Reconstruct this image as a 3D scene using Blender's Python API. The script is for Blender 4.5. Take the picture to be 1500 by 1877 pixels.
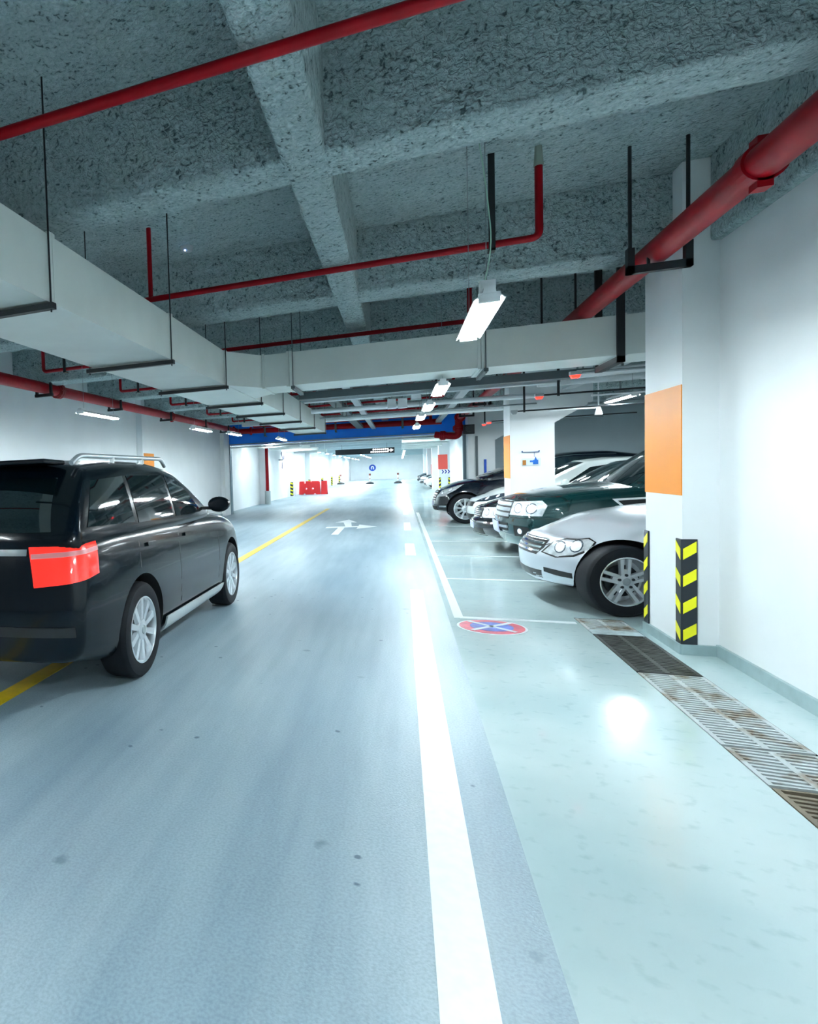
import bpy, bmesh, math, random
import numpy as np
from mathutils import Vector, Matrix, noise
from mathutils.bvhtree import BVHTree
random.seed(4)
for o in list(bpy.data.objects): bpy.data.objects.remove(o)
S = bpy.context.scene
COL = S.collection
PI = math.pi

# ------------------------------------------------------------ camera, world, exposure
CAM_H = 1.45
FPX, CX, CY = 1120.0, 255.0, 922.0
yaw, pitch, roll = math.radians(23.2), math.radians(-2.4), 0.0375
F = Vector((-math.sin(yaw)*math.cos(pitch), math.cos(yaw)*math.cos(pitch), math.sin(pitch)))
R0 = Vector((math.cos(yaw), math.sin(yaw), 0)); U0 = R0.cross(F)
RV = R0*math.cos(roll) - U0*math.sin(roll); UV = U0*math.cos(roll) + R0*math.sin(roll)
cd = bpy.data.cameras.new('camera'); cam = bpy.data.objects.new('camera', cd); COL.objects.link(cam)
M4 = Matrix.Identity(4)
for i in range(3):
    M4[i][0] = RV[i]; M4[i][1] = UV[i]; M4[i][2] = -F[i]
M4[2][3] = CAM_H
cam.matrix_world = M4
cd.sensor_fit = 'VERTICAL'; cd.sensor_height = 36; cd.sensor_width = 36*1500/1877
cd.lens = FPX/1877*36
cd.shift_x = (750-CX)/1877; cd.shift_y = (CY-938.5)/1877
cd.clip_start = 0.05; cd.clip_end = 300
S.camera = cam
S.view_settings.view_transform = 'Standard'; S.view_settings.look = 'None'
S.view_settings.gamma = 1; S.view_settings.use_curve_mapping = False
S.view_settings.exposure = 2.45
w = bpy.data.worlds.new('world'); S.world = w; w.use_nodes = True
w.node_tree.nodes['Background'].inputs[0].default_value = (0.5, 0.75, 0.85, 1)
w.node_tree.nodes['Background'].inputs[1].default_value = 0.15
LAMP = 42.0      # emission of the fluorescent tubes near the camera
LAMP_FAR = 90.0
LAMPCOL = (0.85, 0.96, 1.0)

# ------------------------------------------------------------ materials
def srgb(r, g, b):
    f = lambda c: (c/255/12.92) if c/255 <= .04045 else ((c/255+.055)/1.055)**2.4
    return (f(r), f(g), f(b), 1)
MATS = {}  # every material by name
def mat(name, col, rough=.5, metal=0, coat=0, spec=.5, emis=0, ecol=None, var=0, vscale=3, bump=0, bscale=20, bdist=.01):
    if name in MATS: return MATS[name]
    m = bpy.data.materials.new(name); m.use_nodes = True; MATS[name] = m
    nt = m.node_tree; p = nt.nodes['Principled BSDF']
    if len(col) == 3: col = (*col, 1)
    p.inputs['Base Color'].default_value = col; p.inputs['Roughness'].default_value = rough
    p.inputs['Metallic'].default_value = metal; p.inputs['Coat Weight'].default_value = coat
    p.inputs['Coat Roughness'].default_value = .04
    p.inputs['Specular IOR Level'].default_value = spec
    if emis:
        p.inputs['Emission Color'].default_value = (*(ecol or col[:3]), 1); p.inputs['Emission Strength'].default_value = emis
    if var or bump:
        tc = nt.nodes.new('ShaderNodeTexCoord')
    if var:
        n = nt.nodes.new('ShaderNodeTexNoise'); n.inputs['Scale'].default_value = vscale; n.inputs['Detail'].default_value = 6
        nt.links.new(tc.outputs['Object'], n.inputs['Vector'])
        r = nt.nodes.new('ShaderNodeValToRGB')
        a = [max(0, c*(1-var)) for c in col[:3]]; b = [min(1, c*(1+var)) for c in col[:3]]
        r.color_ramp.elements[0].color = (*a, 1); r.color_ramp.elements[1].color = (*b, 1)
        r.color_ramp.elements[0].position = .3; r.color_ramp.elements[1].position = .7
        nt.links.new(n.outputs[0], r.inputs[0]); nt.links.new(r.outputs[0], p.inputs['Base Color'])
    if bump:
        n2 = nt.nodes.new('ShaderNodeTexNoise'); n2.inputs['Scale'].default_value = bscale; n2.inputs['Detail'].default_value = 5
        nt.links.new(tc.outputs['Object'], n2.inputs['Vector'])
        bn = nt.nodes.new('ShaderNodeBump'); bn.inputs['Strength'].default_value = bump; bn.inputs['Distance'].default_value = bdist
        nt.links.new(n2.outputs[0], bn.inputs['Height']); nt.links.new(bn.outputs[0], p.inputs['Normal'])
    return m

def nodes(m): return m.node_tree.nodes, m.node_tree.links
# lane concrete: grey blue, speckled, stained
m = mat('lane_concrete', srgb(150, 176, 190), .42)
N, L = nodes(m); p = N['Principled BSDF']; tc = N.new('ShaderNodeTexCoord')
def noise_node(N, L, tc, sc, det=5, vec=None):
    n = N.new('ShaderNodeTexNoise'); n.inputs['Scale'].default_value = sc; n.inputs['Detail'].default_value = det
    L.new(vec or tc.outputs['Object'], n.inputs['Vector']); return n
def ramp(N, L, src, stops):
    r = N.new('ShaderNodeValToRGB'); e = r.color_ramp.elements
    while len(e) < len(stops): e.new(.5)
    for el, (pp, c) in zip(e, stops): el.position = pp; el.color = c if len(c) == 4 else (*c, 1)
    L.new(src, r.inputs[0]); return r
def mix(N, L, a, b, fac, mode='MIX'):
    x = N.new('ShaderNodeMix'); x.data_type = 'RGBA'; x.blend_type = mode
    for s_, v in ((x.inputs[0], fac), (x.inputs[6], a), (x.inputs[7], b)):
        if hasattr(v, 'links'): L.new(v, s_)
        else: s_.default_value = v
    return x
mp = N.new('ShaderNodeMapping'); mp.inputs['Scale'].default_value = (1, .22, 1); L.new(tc.outputs['Object'], mp.inputs[0])
big = ramp(N, L, noise_node(N, L, tc, 1.1, 6, mp.outputs[0]).outputs[0], [(.3, srgb(124, 148, 162)), (.7, srgb(168, 188, 196))])
fine = ramp(N, L, noise_node(N, L, tc, 90, 3).outputs[0], [(.35, (.62, .66, .68)), (.62, (1, 1, 1))])
c1 = mix(N, L, big.outputs[0], fine.outputs[0], .55, 'MULTIPLY')
vo = N.new('ShaderNodeTexVoronoi'); vo.inputs['Scale'].default_value = 3.6; L.new(tc.outputs['Object'], vo.inputs['Vector'])
wob = noise_node(N, L, tc, 24, 3)
ad = N.new('ShaderNodeMath'); ad.operation = 'MULTIPLY_ADD'; L.new(wob.outputs[0], ad.inputs[0]); ad.inputs[1].default_value = .09; L.new(vo.outputs['Distance'], ad.inputs[2])
st = ramp(N, L, ad.outputs[0], [(.085, (1, 1, 1)), (.11, (0, 0, 0))])
mp2 = N.new('ShaderNodeMapping'); mp2.inputs['Scale'].default_value = (5, .35, 1); L.new(tc.outputs['Object'], mp2.inputs[0])
sk = ramp(N, L, noise_node(N, L, tc, 1.6, 6, mp2.outputs[0]).outputs[0], [(.36, (.8, .84, .87)), (.6, (1, 1, 1))])
c1b = mix(N, L, c1.outputs[2], sk.outputs[0], .8, 'MULTIPLY')
c2 = mix(N, L, c1b.outputs[2], srgb(76, 102, 116), st.outputs[0])
vo2 = N.new('ShaderNodeTexVoronoi'); vo2.inputs['Scale'].default_value = 1.9; L.new(tc.outputs['Object'], vo2.inputs['Vector'])
ad2 = N.new('ShaderNodeMath'); ad2.operation = 'MULTIPLY_ADD'; L.new(noise_node(N, L, tc, 9, 6).outputs[0], ad2.inputs[0]); ad2.inputs[1].default_value = .22; L.new(vo2.outputs['Distance'], ad2.inputs[2])
st2 = ramp(N, L, ad2.outputs[0], [(.145, (.75, .75, .75)), (.18, (0, 0, 0))])
c3 = mix(N, L, c2.outputs[2], srgb(92, 118, 128), st2.outputs[0])
L.new(c3.outputs[2], p.inputs['Base Color'])
bn = N.new('ShaderNodeBump'); bn.inputs['Strength'].default_value = .35; bn.inputs['Distance'].default_value = .004
L.new(noise_node(N, L, tc, 110, 4).outputs[0], bn.inputs['Height']); L.new(bn.outputs[0], p.inputs['Normal'])
# bay epoxy: pale green grey, glossy, scuffed
m = mat('bay_epoxy', srgb(190, 212, 212), .2, coat=.2)
N, L = nodes(m); p = N['Principled BSDF']; tc = N.new('ShaderNodeTexCoord')
big = ramp(N, L, noise_node(N, L, tc, 1.0, 3).outputs[0], [(.2, srgb(168, 194, 198)), (.8, srgb(204, 220, 220))])
sc_ = ramp(N, L, noise_node(N, L, tc, 14, 3).outputs[0], [(.18, srgb(150, 176, 184)), (.42, (1, 1, 1, 1))])
c1 = mix(N, L, big.outputs[0], sc_.outputs[0], .35, 'MULTIPLY')
L.new(c1.outputs[2], p.inputs['Base Color'])
# sprayed rough ceiling coat
m = mat('sprayed_concrete', srgb(150, 176, 180), .85, spec=.3)
N, L = nodes(m); p = N['Principled BSDF']; tc = N.new('ShaderNodeTexCoord')
a_ = noise_node(N, L, tc, 42, 8); b_ = noise_node(N, L, tc, 12, 4)
a_.inputs['Distortion'].default_value = .7
lump = noise_node(N, L, tc, 11, 5); mx_ = N.new('ShaderNodeMath'); mx_.operation = 'MULTIPLY_ADD'; L.new(lump.outputs[0], mx_.inputs[0]); mx_.inputs[1].default_value = .45; mo_ = N.new('ShaderNodeMath'); mo_.operation = 'SUBTRACT'; L.new(a_.outputs[0], mo_.inputs[0]); mo_.inputs[1].default_value = .225; L.new(mo_.outputs[0], mx_.inputs[2])
pit = ramp(N, L, mx_.outputs[0], [(.30, srgb(88, 106, 109)), (.39, srgb(156, 177, 179)), (.7, srgb(182, 200, 201))])
L.new(pit.outputs[0], p.inputs['Base Color'])
bn = N.new('ShaderNodeBump'); bn.inputs['Strength'].default_value = 1; bn.inputs['Distance'].default_value = .03
L.new(a_.outputs[0], bn.inputs['Height'])
bn2 = N.new('ShaderNodeBump'); bn2.inputs['Strength'].default_value = .9; bn2.inputs['Distance'].default_value = .07
L.new(b_.outputs[0], bn2.inputs['Height']); L.new(bn2.outputs[0], bn.inputs['Normal']); L.new(bn.outputs[0], p.inputs['Normal'])
# grates
m = mat('grate_steel', srgb(170, 180, 182), .5, metal=.3)
N, L = nodes(m); p = N['Principled BSDF']; tc = N.new('ShaderNodeTexCoord')
r = ramp(N, L, noise_node(N, L, tc, 5, 6).outputs[0], [(.5, srgb(196, 204, 206)), (.62, srgb(140, 126, 108)), (.7, srgb(190, 198, 200))]); L.new(r.outputs[0], p.inputs['Base Color'])
WHITE = mat('white_wall_paint', srgb(236, 240, 241), .6, var=.03, vscale=1.5)
GREYW = mat('grey_wall_paint', srgb(190, 204, 210), .6, var=.04, vscale=1.5)
CURB = mat('curb_grey_green', srgb(150, 174, 176), .35, var=.15, vscale=6)
PAINTW = mat('road_paint_white', srgb(245, 249, 250), .45, var=.04, vscale=20)
PAINTBAY = mat('bay_paint_white', srgb(214, 226, 228), .3)
PAINTY = mat('road_paint_yellow', srgb(226, 190, 20), .45, var=.1, vscale=10)
RED = mat('red_pipe_paint', srgb(146, 0, 16), .42, spec=.22, var=.15, vscale=6)
DUCT = mat('duct_sheet', srgb(216, 224, 220), .45, var=.05, vscale=2.5, bump=.12, bscale=2)
BLACK = mat('black_steel', srgb(24, 30, 34), .45)
GALV = mat('galvanised_steel', srgb(150, 160, 164), .35, metal=.8)
GREYPL = mat('grey_plastic', srgb(170, 178, 182), .4)
WHPL = mat('white_enamel', srgb(236, 240, 242), .35)
ORANGE = mat('orange_panel_paint', srgb(232, 142, 44), .45, spec=.25, var=.03, vscale=2)
PINK = mat('coral_panel_paint', srgb(235, 88, 76), .4)
YEL = mat('yellow_reflective', srgb(244, 238, 8), .4)
RUB = mat('black_rubber', srgb(22, 32, 42), .5)
TYRE = mat('tyre_rubber', srgb(16, 20, 26), .65, spec=.25)
TUBE = mat('fluorescent_tube', (1, 1, 1), .5, emis=LAMP, ecol=LAMPCOL)
TUBEF = mat('fluorescent_tube_far', (1, 1, 1), .5, emis=LAMP_FAR, ecol=LAMPCOL)
LEDR = mat('red_led', (1, .05, .03), .4, emis=.9, ecol=(1, .02, .01))
BLUE = mat('blue_shutter_paint', (0.0, .22, 1.0, 1), .35, coat=.2, var=.12, vscale=1.5)
DARKTR = mat('tray_grey', srgb(82, 94, 98), .5)
NAVY = mat('sign_blue', srgb(20, 80, 190), .5)
WSIGN = mat('sign_white', srgb(246, 248, 250), .5)
BARR = mat('barrier_red_plastic', srgb(226, 36, 40), .4)
TRENCH = mat('trench_dark', srgb(20, 24, 26), .8)
CHROME = mat('chrome', srgb(225, 230, 232), .12, metal=1)
ALLOY = mat('alloy_silver', srgb(214, 220, 224), .28, metal=.75)
DGLASS = mat('dark_glass', srgb(8, 22, 26), .04, spec=.9, coat=.5)
HLAMP = mat('headlamp_lens', srgb(222, 228, 234), .18, metal=.25, coat=1, var=.25, vscale=22)
GRILLB = mat('grille_black', srgb(10, 12, 14), .4)
PLATE = mat('plate_blue_white', srgb(206, 212, 238), .4)

# ------------------------------------------------------------ mesh helpers
def B(): return bmesh.new()
def bx(bm, x0, x1, y0, y1, z0, z1, rot=None):
    vs = [bm.verts.new((x, y, z)) for x in (x0, x1) for y in (y0, y1) for z in (z0, z1)]
    for f in ((0, 1, 3, 2), (4, 6, 7, 5), (0, 4, 5, 1), (2, 3, 7, 6), (0, 2, 6, 4), (1, 5, 7, 3)):
        bm.faces.new([vs[i] for i in f])
    if rot:
        c = Vector(((x0+x1)/2, (y0+y1)/2, (z0+z1)/2))
        bmesh.ops.rotate(bm, verts=vs, cent=c, matrix=rot)
    return vs
def frame_of(d):
    d = d.normalized(); a = Vector((0, 0, 1)) if abs(d.z) < .9 else Vector((1, 0, 0))
    u = d.cross(a).normalized(); return u, d.cross(u)
def cyl(bm, a, b, r, n=12, r2=None):
    a, b = Vector(a), Vector(b); u, v = frame_of(b-a); r2 = r if r2 is None else r2
    A = [bm.verts.new(a+(u*math.cos(t)+v*math.sin(t))*r) for t in [2*PI*i/n for i in range(n)]]
    Bv = [bm.verts.new(b+(u*math.cos(t)+v*math.sin(t))*r2) for t in [2*PI*i/n for i in range(n)]]
    for i in range(n): bm.faces.new((A[i], A[(i+1) % n], Bv[(i+1) % n], Bv[i]))
    bm.faces.new(A[::-1]); bm.faces.new(Bv)
def path(bm, pts, r, n=10):
    pts = [Vector(p) for p in pts]; rings = []
    for i, p in enumerate(pts):
        d = (pts[min(i+1, len(pts)-1)]-pts[max(i-1, 0)]).normalized()
        if i == 0: u, v = frame_of(d)
        else:
            u = (u-d*u.dot(d)).normalized(); v = d.cross(u)
        rings.append([bm.verts.new(p+(u*math.cos(t)+v*math.sin(t))*r) for t in [2*PI*k/n for k in range(n)]])
    for a, b in zip(rings, rings[1:]):
        for i in range(n): bm.faces.new((a[i], a[(i+1) % n], b[(i+1) % n], b[i]))
    bm.faces.new(rings[0][::-1]); bm.faces.new(rings[-1])
def bend(pts, r=.06, k=5):
    """round the corners of a polyline"""
    pts = [Vector(p) for p in pts]; out = [pts[0]]
    for a, b, c in zip(pts, pts[1:], pts[2:]):
        p0 = b+(a-b).normalized()*r; p1 = b+(c-b).normalized()*r
        for i in range(k+1):
            t = i/k; out.append(p0*(1-t)**2+b*2*t*(1-t)+p1*t*t)
    return out+[pts[-1]]
def prism(bm, pts, off):
    A = [bm.verts.new(p) for p in pts]; o = Vector(off); Bv = [bm.verts.new(Vector(p)+o) for p in pts]
    n = len(pts); bm.faces.new(A); bm.faces.new(Bv[::-1])
    for i in range(n): bm.faces.new((A[i], Bv[i], Bv[(i+1) % n], A[(i+1) % n]))
def lathe(bm, prof, axis='y', n=40, c=(0, 0, 0), caps=True):
    """prof: list of (radius, offset along axis)"""
    rings = []
    for r, h in prof:
        ring = []
        for i in range(n):
            t = 2*PI*i/n
            if axis == 'y': q = (c[0]+r*math.cos(t), c[1]+h, c[2]+r*math.sin(t))
            elif axis == 'z': q = (c[0]+r*math.cos(t), c[1]+r*math.sin(t), c[2]+h)
            else: q = (c[0]+h, c[1]+r*math.cos(t), c[2]+r*math.sin(t))
            ring.append(bm.verts.new(q))
        rings.append(ring)
    for a, b in zip(rings, rings[1:]):
        for i in range(n): bm.faces.new((a[i], a[(i+1) % n], b[(i+1) % n], b[i]))
    if caps: bm.faces.new(rings[0]); bm.faces.new(rings[-1])
def obj(name, bm, m, parent=None, smooth=False, world=True, bevel=0):
    bmesh.ops.recalc_face_normals(bm, faces=bm.faces)
    me = bpy.data.meshes.new(name)
    if parent is None:
        xs = [v.co for v in bm.verts]
        c = Vector(((min(v.x for v in xs)+max(v.x for v in xs))/2, (min(v.y for v in xs)+max(v.y for v in xs))/2, min(v.z for v in xs)))
    else: c = parent.location.copy() if world else Vector((0, 0, 0))
    if parent is not None and world and parent.parent is not None: c = c + parent.parent.location
    bmesh.ops.translate(bm, verts=bm.verts, vec=-c)
    bm.to_mesh(me); bm.free()
    if isinstance(m, (list, tuple)):
        for q in m: me.materials.append(q)
    else: me.materials.append(m)
    o = bpy.data.objects.new(name, me); COL.objects.link(o)
    if parent is None: o.location = c
    else: o.parent = parent
    if smooth:
        for f in me.polygons: f.use_smooth = True
        try: me.set_sharp_from_angle(angle=math.radians(smooth if smooth > 1 else 40))
        except Exception: pass
    if bevel:
        b = o.modifiers.new('bevel', 'BEVEL'); b.width = bevel; b.segments = 2; b.limit_method = 'ANGLE'
    return o
def tag(o, label, cat, group=None):
    o['label'] = label; o['category'] = cat
    if group: o['group'] = group
    return o
def thing(name, label, cat, loc, group=None, rz=0):
    o = bpy.data.objects.new(name, None); COL.objects.link(o); o.location = loc; o.rotation_euler = (0, 0, rz)
    o.empty_display_size = .1
    return tag(o, label, cat, group)
def struct(name, bm, m, smooth=False):
    o = obj(name, bm, m, smooth=smooth); o['kind'] = 'structure'; return o
def dup(root, loc, label, group=None):
    r = root.copy(); COL.objects.link(r); r.location = loc; r['label'] = label
    if group: r['group'] = group
    for ch in list(root.children):
        c = ch.copy(); COL.objects.link(c); c.parent = r
        for g in list(ch.children):
            d = g.copy(); COL.objects.link(d); d.parent = c
    return r

# ------------------------------------------------------------ structure
SLAB = 3.55
GX0, GX1 = 1.455, 1.815       # drain trench
bm = B()
def quad(bm, x0, x1, y0, y1, z, mi):
    f = bm.faces.new([bm.verts.new(q) for q in ((x0, y0, z), (x1, y0, z), (x1, y1, z), (x0, y1, z))]); f.material_index = mi
quad(bm, -9, .4, -6, 92, 0, 0)
quad(bm, .4, GX0, -6, 92, 0, 1)
quad(bm, GX0, GX1, 6.72, 92, 0, 1)
quad(bm, GX1, 12, -6, 92, 0, 1)
struct('floor', bm, [MATS['lane_concrete'], MATS['bay_epoxy']])
bm = B(); z = -.16
for q in (((GX0, -6, z), (GX1, -6, z), (GX1, 6.72, z), (GX0, 6.72, z)), ((GX0, -6, z), (GX0, 6.72, z), (GX0, 6.72, 0), (GX0, -6, 0)),
          ((GX1, -6, z), (GX1, -6, 0), (GX1, 6.72, 0), (GX1, 6.72, z)), ((GX0, 6.72, z), (GX1, 6.72, z), (GX1, 6.72, 0), (GX0, 6.72, 0))):
    bm.faces.new([bm.verts.new(v) for v in q])
struct('drain_trench', bm, TRENCH)
# slab and beams (one cast structure)
bm = B(); bx(bm, -9, 12, -6, 92, SLAB, SLAB+.2); struct('ceiling', bm, MATS['sprayed_concrete'])
def rough_beam(name, x0, x1, y0, y1, z0, z1, cell=.05, amp=.008):
    bm = B(); bx(bm, x0, x1, y0, y1, z0, z1)
    o = struct(name, bm, MATS['sprayed_concrete'])
    b = o.modifiers.new('bevel', 'BEVEL'); b.width = .025; b.segments = 3
    return o
for k, (y0, y1) in enumerate([(-4.6, -4.25), (-2.0, -1.65), (.55, .9), (3.19, 3.47), (5.82, 6.18), (8.42, 8.8), (11.0, 11.4), (13.6, 14.0), (16.2, 16.6), (18.8, 19.2)]):
    rough_beam('ceiling_beam', -6.4, 11 if y0 > 5.5 else 2.3, y0, y1, 3.0, SLAB+.02)
rough_beam('ceiling_beam', -.52, -.31, -6, 21.6, 2.99, SLAB+.02)
rough_beam('ceiling_beam', 2.04, 2.3, -6, 5.648, 2.96, SLAB+.02)
# walls
bm = B(); bx(bm, 2.1, 2.35, -6, 5.655, 0, SLAB); struct('wall_right', bm, WHITE)
bm = B(); bx(bm, 7.0, 7.2, 5.6, 50, 0, SLAB); struct('wall_bay_back', bm, GREYW)
bm = B(); bx(bm, -6.0, -5.75, -6, 21.9, 0, SLAB); struct('wall_left', bm, WHITE)
bm = B(); bx(bm, -6.3, -6.0, 21.9, 88, 0, SLAB); struct('wall_left_far', bm, WHITE)
bm = B(); bx(bm, -8, 9, 85, 85.2, 0, SLAB+.4); struct('wall_far', bm, WHITE)
bm = B(); bx(bm, -9, 4, -6.2, -6, 0, SLAB); struct('wall_back', bm, WHITE)
bm = B(); bx(bm, 2.35, 7.1, 5.45, 5.6, 0, SLAB); struct('wall_bay_side', bm, WHITE)
bm = B(); bx(bm, 2.4, 2.55, 22, 35.85, 0, SLAB); struct('wall_right_far', bm, WHITE)
bm = B(); bx(bm, 2.1, 7.1, 22.0, 22.2, 0, SLAB); struct('wall_bay_end', bm, GREYW)
# columns
def column(y, haunch=True, x=1.89, w=.7, d=.72):
    bm = B()
    if haunch: pts = [(x, 0), (x+w, 0), (x+w, 2.16), (x+w+.58, 2.5), (x+w+.58, SLAB), (x, SLAB)]
    else: pts = [(x, 0), (x+w, 0), (x+w, SLAB), (x, SLAB)]
    prism(bm, [(a, y, b) for a, b in pts], (0, d, 0))
    struct('column', bm, WHITE)
bm = B(); bx(bm, 1.89, 2.6, 5.65, 6.37, 0, SLAB); struct('column', bm, WHITE)
for y in (13.2, 20.75): column(y)
for y in (35.85, 43.4, 51, 58.5): column(y, False)
for y in (-1.9, 5.65, 13.4, 20.75, 28.3, 35.85, 43.4, 51, 58.5, 66, 73.6):
    bm = B(); x = -5.6 if y < 22 else -5.7
    bx(bm, x-.5, x, y, y+.72, 0, SLAB); struct('column', bm, WHITE)
# far zone: lowered slab and beams
bm = B(); bx(bm, -6.2, 7, 22.0, 85, 3.25, 3.3); struct('ceiling_far', bm, mat('far_ceiling', srgb(180, 196, 200), .8))
for y in [26+4.2*k for k in range(14)]:
    bm = B(); bx(bm, -6.2, 5, y, y+.4, 2.95, 3.26); struct('ceiling_beam', bm, mat('far_ceiling', (0, 0, 0)))
bm = B(); bx(bm, -5.98, 2.4, 21.86, 22.06, 2.5, SLAB); struct('lintel', bm, mat('lintel_white', srgb(216, 226, 230), .6))
bm = B()
for seg in ([(2.1, -6), (2.1, 5.65)],):
    bx(bm, 2.078, 2.11, -6, 5.64, 0, .085)
bx(bm, 1.885, 2.1, 5.626, 5.66, 0, .075)
bx(bm, 1.868, 1.895, 5.63, 6.38, 0, .075)
struct('baseboard_right', bm, CURB)
bm = B(); bx(bm, -5.76, -5.73, -6, 21.4, 0, .08); struct('baseboard_left', bm, CURB)

# ------------------------------------------------------------ floor markings
def mark(name, label, m, polys, z=.004, group=None):
    bm = B()
    for pl in polys: prism(bm, [(x, y, .0005) for x, y in pl], (0, 0, z-.0005))
    o = obj(name, bm, m); return tag(o, label, 'floor marking', group)
mark('lane_line', 'long solid white lane line running towards the camera', PAINTW, [[(.07, -5), (.218, -5), (.218, 1), (.22, 7.85), (.085, 7.85), (.07, 5)]])
for k, (a, b, l) in enumerate([(10.94, 12.6, 'first short white dash beyond the solid lane line'), (15.3, 17.5, 'second short white dash beyond the solid lane line'),
                    (20.2, 21.9, 'third short white dash, just before the blue shutter'), (25, 27, 'farthest white dash, beyond the blue shutter')]):
    mark('lane_dash', l, PAINTW, [[(.06, a), (.218, a), (.218, b), (.06, b)]], group='white lane dashes')
mark('yellow_line', 'yellow centre line running under the moving dark car', PAINTY, [[(-2.56, -4), (-2.41, -4), (-2.45, 24), (-2.58, 24)]])
mark('bay_edge_line', 'long faint white line along the mouths of the parking bays', PAINTBAY, [[(.45, 6.47), (.53, 6.47), (.53, 21.3), (.45, 21.3)]])
for y, l in ((6.5, 'white bay line beside the silver car, nearest one'), (8.72, 'white bay line between silver car and dark green car'),
             (10.95, 'white bay line between dark green car and black sedan'), (13.1, 'white bay line beside the black sedan and second pillar'),
             (16.35, 'white bay line between white hatchback and far black wagon')):
    mark('bay_line', l, PAINTBAY, [[(.5, y-.04), (GX0-.03 if y < 6.7 else 6.5, y-.04), (GX0-.03 if y < 6.7 else 6.5, y+.04), (.5, y+.04)]], .0035, group='white bay divider lines')
# arrow
mark('floor_arrow', 'white branching direction arrow painted on the lane', PAINTW, [
    [(-1.75, 15.9), (-1.0, 16.2), (-1.0, 16.45), (-1.75, 16.2)], [(-1.0, 15.7), (-.55, 16.3), (-1.0, 16.9)], [(-1.45, 14.3), (-1.3, 14.3), (-1.3, 16.0), (-1.45, 16.0)],
    [(-1.3, 16.3), (-1.15, 16.3), (-1.25, 17.6), (-1.1, 17.6), (-1.38, 18.6), (-1.66, 17.6), (-1.45, 17.6)]])
# no-stopping roundel
t = thing('no_stopping_emblem', 'round red and blue no stopping emblem painted on the floor', 'floor marking', (.725, 6.17, 0))
def disc(bm, r, z, cx=.725, cy=6.17, n=48, z0=.0005): cyl(bm, (cx, cy, z0), (cx, cy, z), r, n)
bm = B(); disc(bm, .275, .003); obj('rim', bm, PAINTBAY, t)
bm = B(); disc(bm, .255, .005, z0=.003); obj('red_ring', bm, mat('faded_red', srgb(206, 92, 108), .35, var=.2, vscale=12), t)
bm = B(); disc(bm, .17, .007, z0=.005); obj('blue_disc', bm, mat('faded_blue', srgb(96, 120, 196), .35, var=.3, vscale=12), t)
bm = B()
for a in (PI/4, -PI/4):
    bx(bm, .725-.235, .725+.235, 6.17-.02, 6.17+.02, .007, .009, Matrix.Rotation(a, 3, 'Z'))
obj('cross', bm, PAINTBAY, t)
# tiny writing arc blob below skipped: too faint to read

# ------------------------------------------------------------ drain grates
def grate(y0, y1, label, mt, pitch=.04):
    bm = B(); g = .004; zt = .002; zb = -.022
    a, b = GX0+g, GX1-g; y0 += g; y1 -= g; fw = .022
    bx(bm, a, a+fw, y0, y1, zb, zt); bx(bm, b-fw, b, y0, y1, zb, zt)
    bx(bm, a+fw, b-fw, y0, y0+.014, zb, zt); bx(bm, a+fw, b-fw, y1-.014, y1, zb, zt)
    c = (a+b)/2; bx(bm, c-.014, c+.014, y0+.014, y1-.014, zb, zt)
    y = y0+pitch
    while y < y1-.03:
        for s0, s1 in ((a+fw, c-.014), (c+.014, b-fw)):
            prism(bm, [(s0, y, zb+.002), (s1, y-.012, zb+.002), (s1, y+.008, zb+.002), (s0, y+.02, zb+.002)], (0, 0, .021))
        y += pitch
    tag(obj('drain_grate', bm, mt), label, 'drain grate', 'drain grates along the right wall')
GD = mat('grate_dark_rust', srgb(70, 72, 72), .5, metal=.3, var=.5, vscale=8)
GS = MATS['grate_steel']
grate(6.28, 6.7, 'short worn drain grate by the tyre of the silver car', GS, .06)
grate(5.1, 6.12, 'dark stained drain grate beside the pillar corner', GD)
grate(3.9, 5.08, 'long rust streaked drain grate in front of the near corner guard', GS)
grate(3.47, 3.88, 'short steel drain grate piece between two longer ones', GS)
grate(-.2, 1.0, 'drain grate nearest the camera position along the wall', GS)
grate(1.02, 2.28, 'rust free drain grate before the rusty one', GS)
grate(2.3, 3.45, 'rusty drain grate at the right edge of the picture', mat('grate_rusty', srgb(128, 116, 98), .5, metal=.3, var=.35, vscale=5))
bm = B(); bx(bm, GX0+.004, GX1-.004, 6.13, 6.27, -.03, .002); tag(obj('trench_cover', bm, mat('cover_concrete', srgb(160, 176, 180), .6, var=.3, vscale=12)), 'pale concrete patch between two drain grates', 'trench cover')

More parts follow.
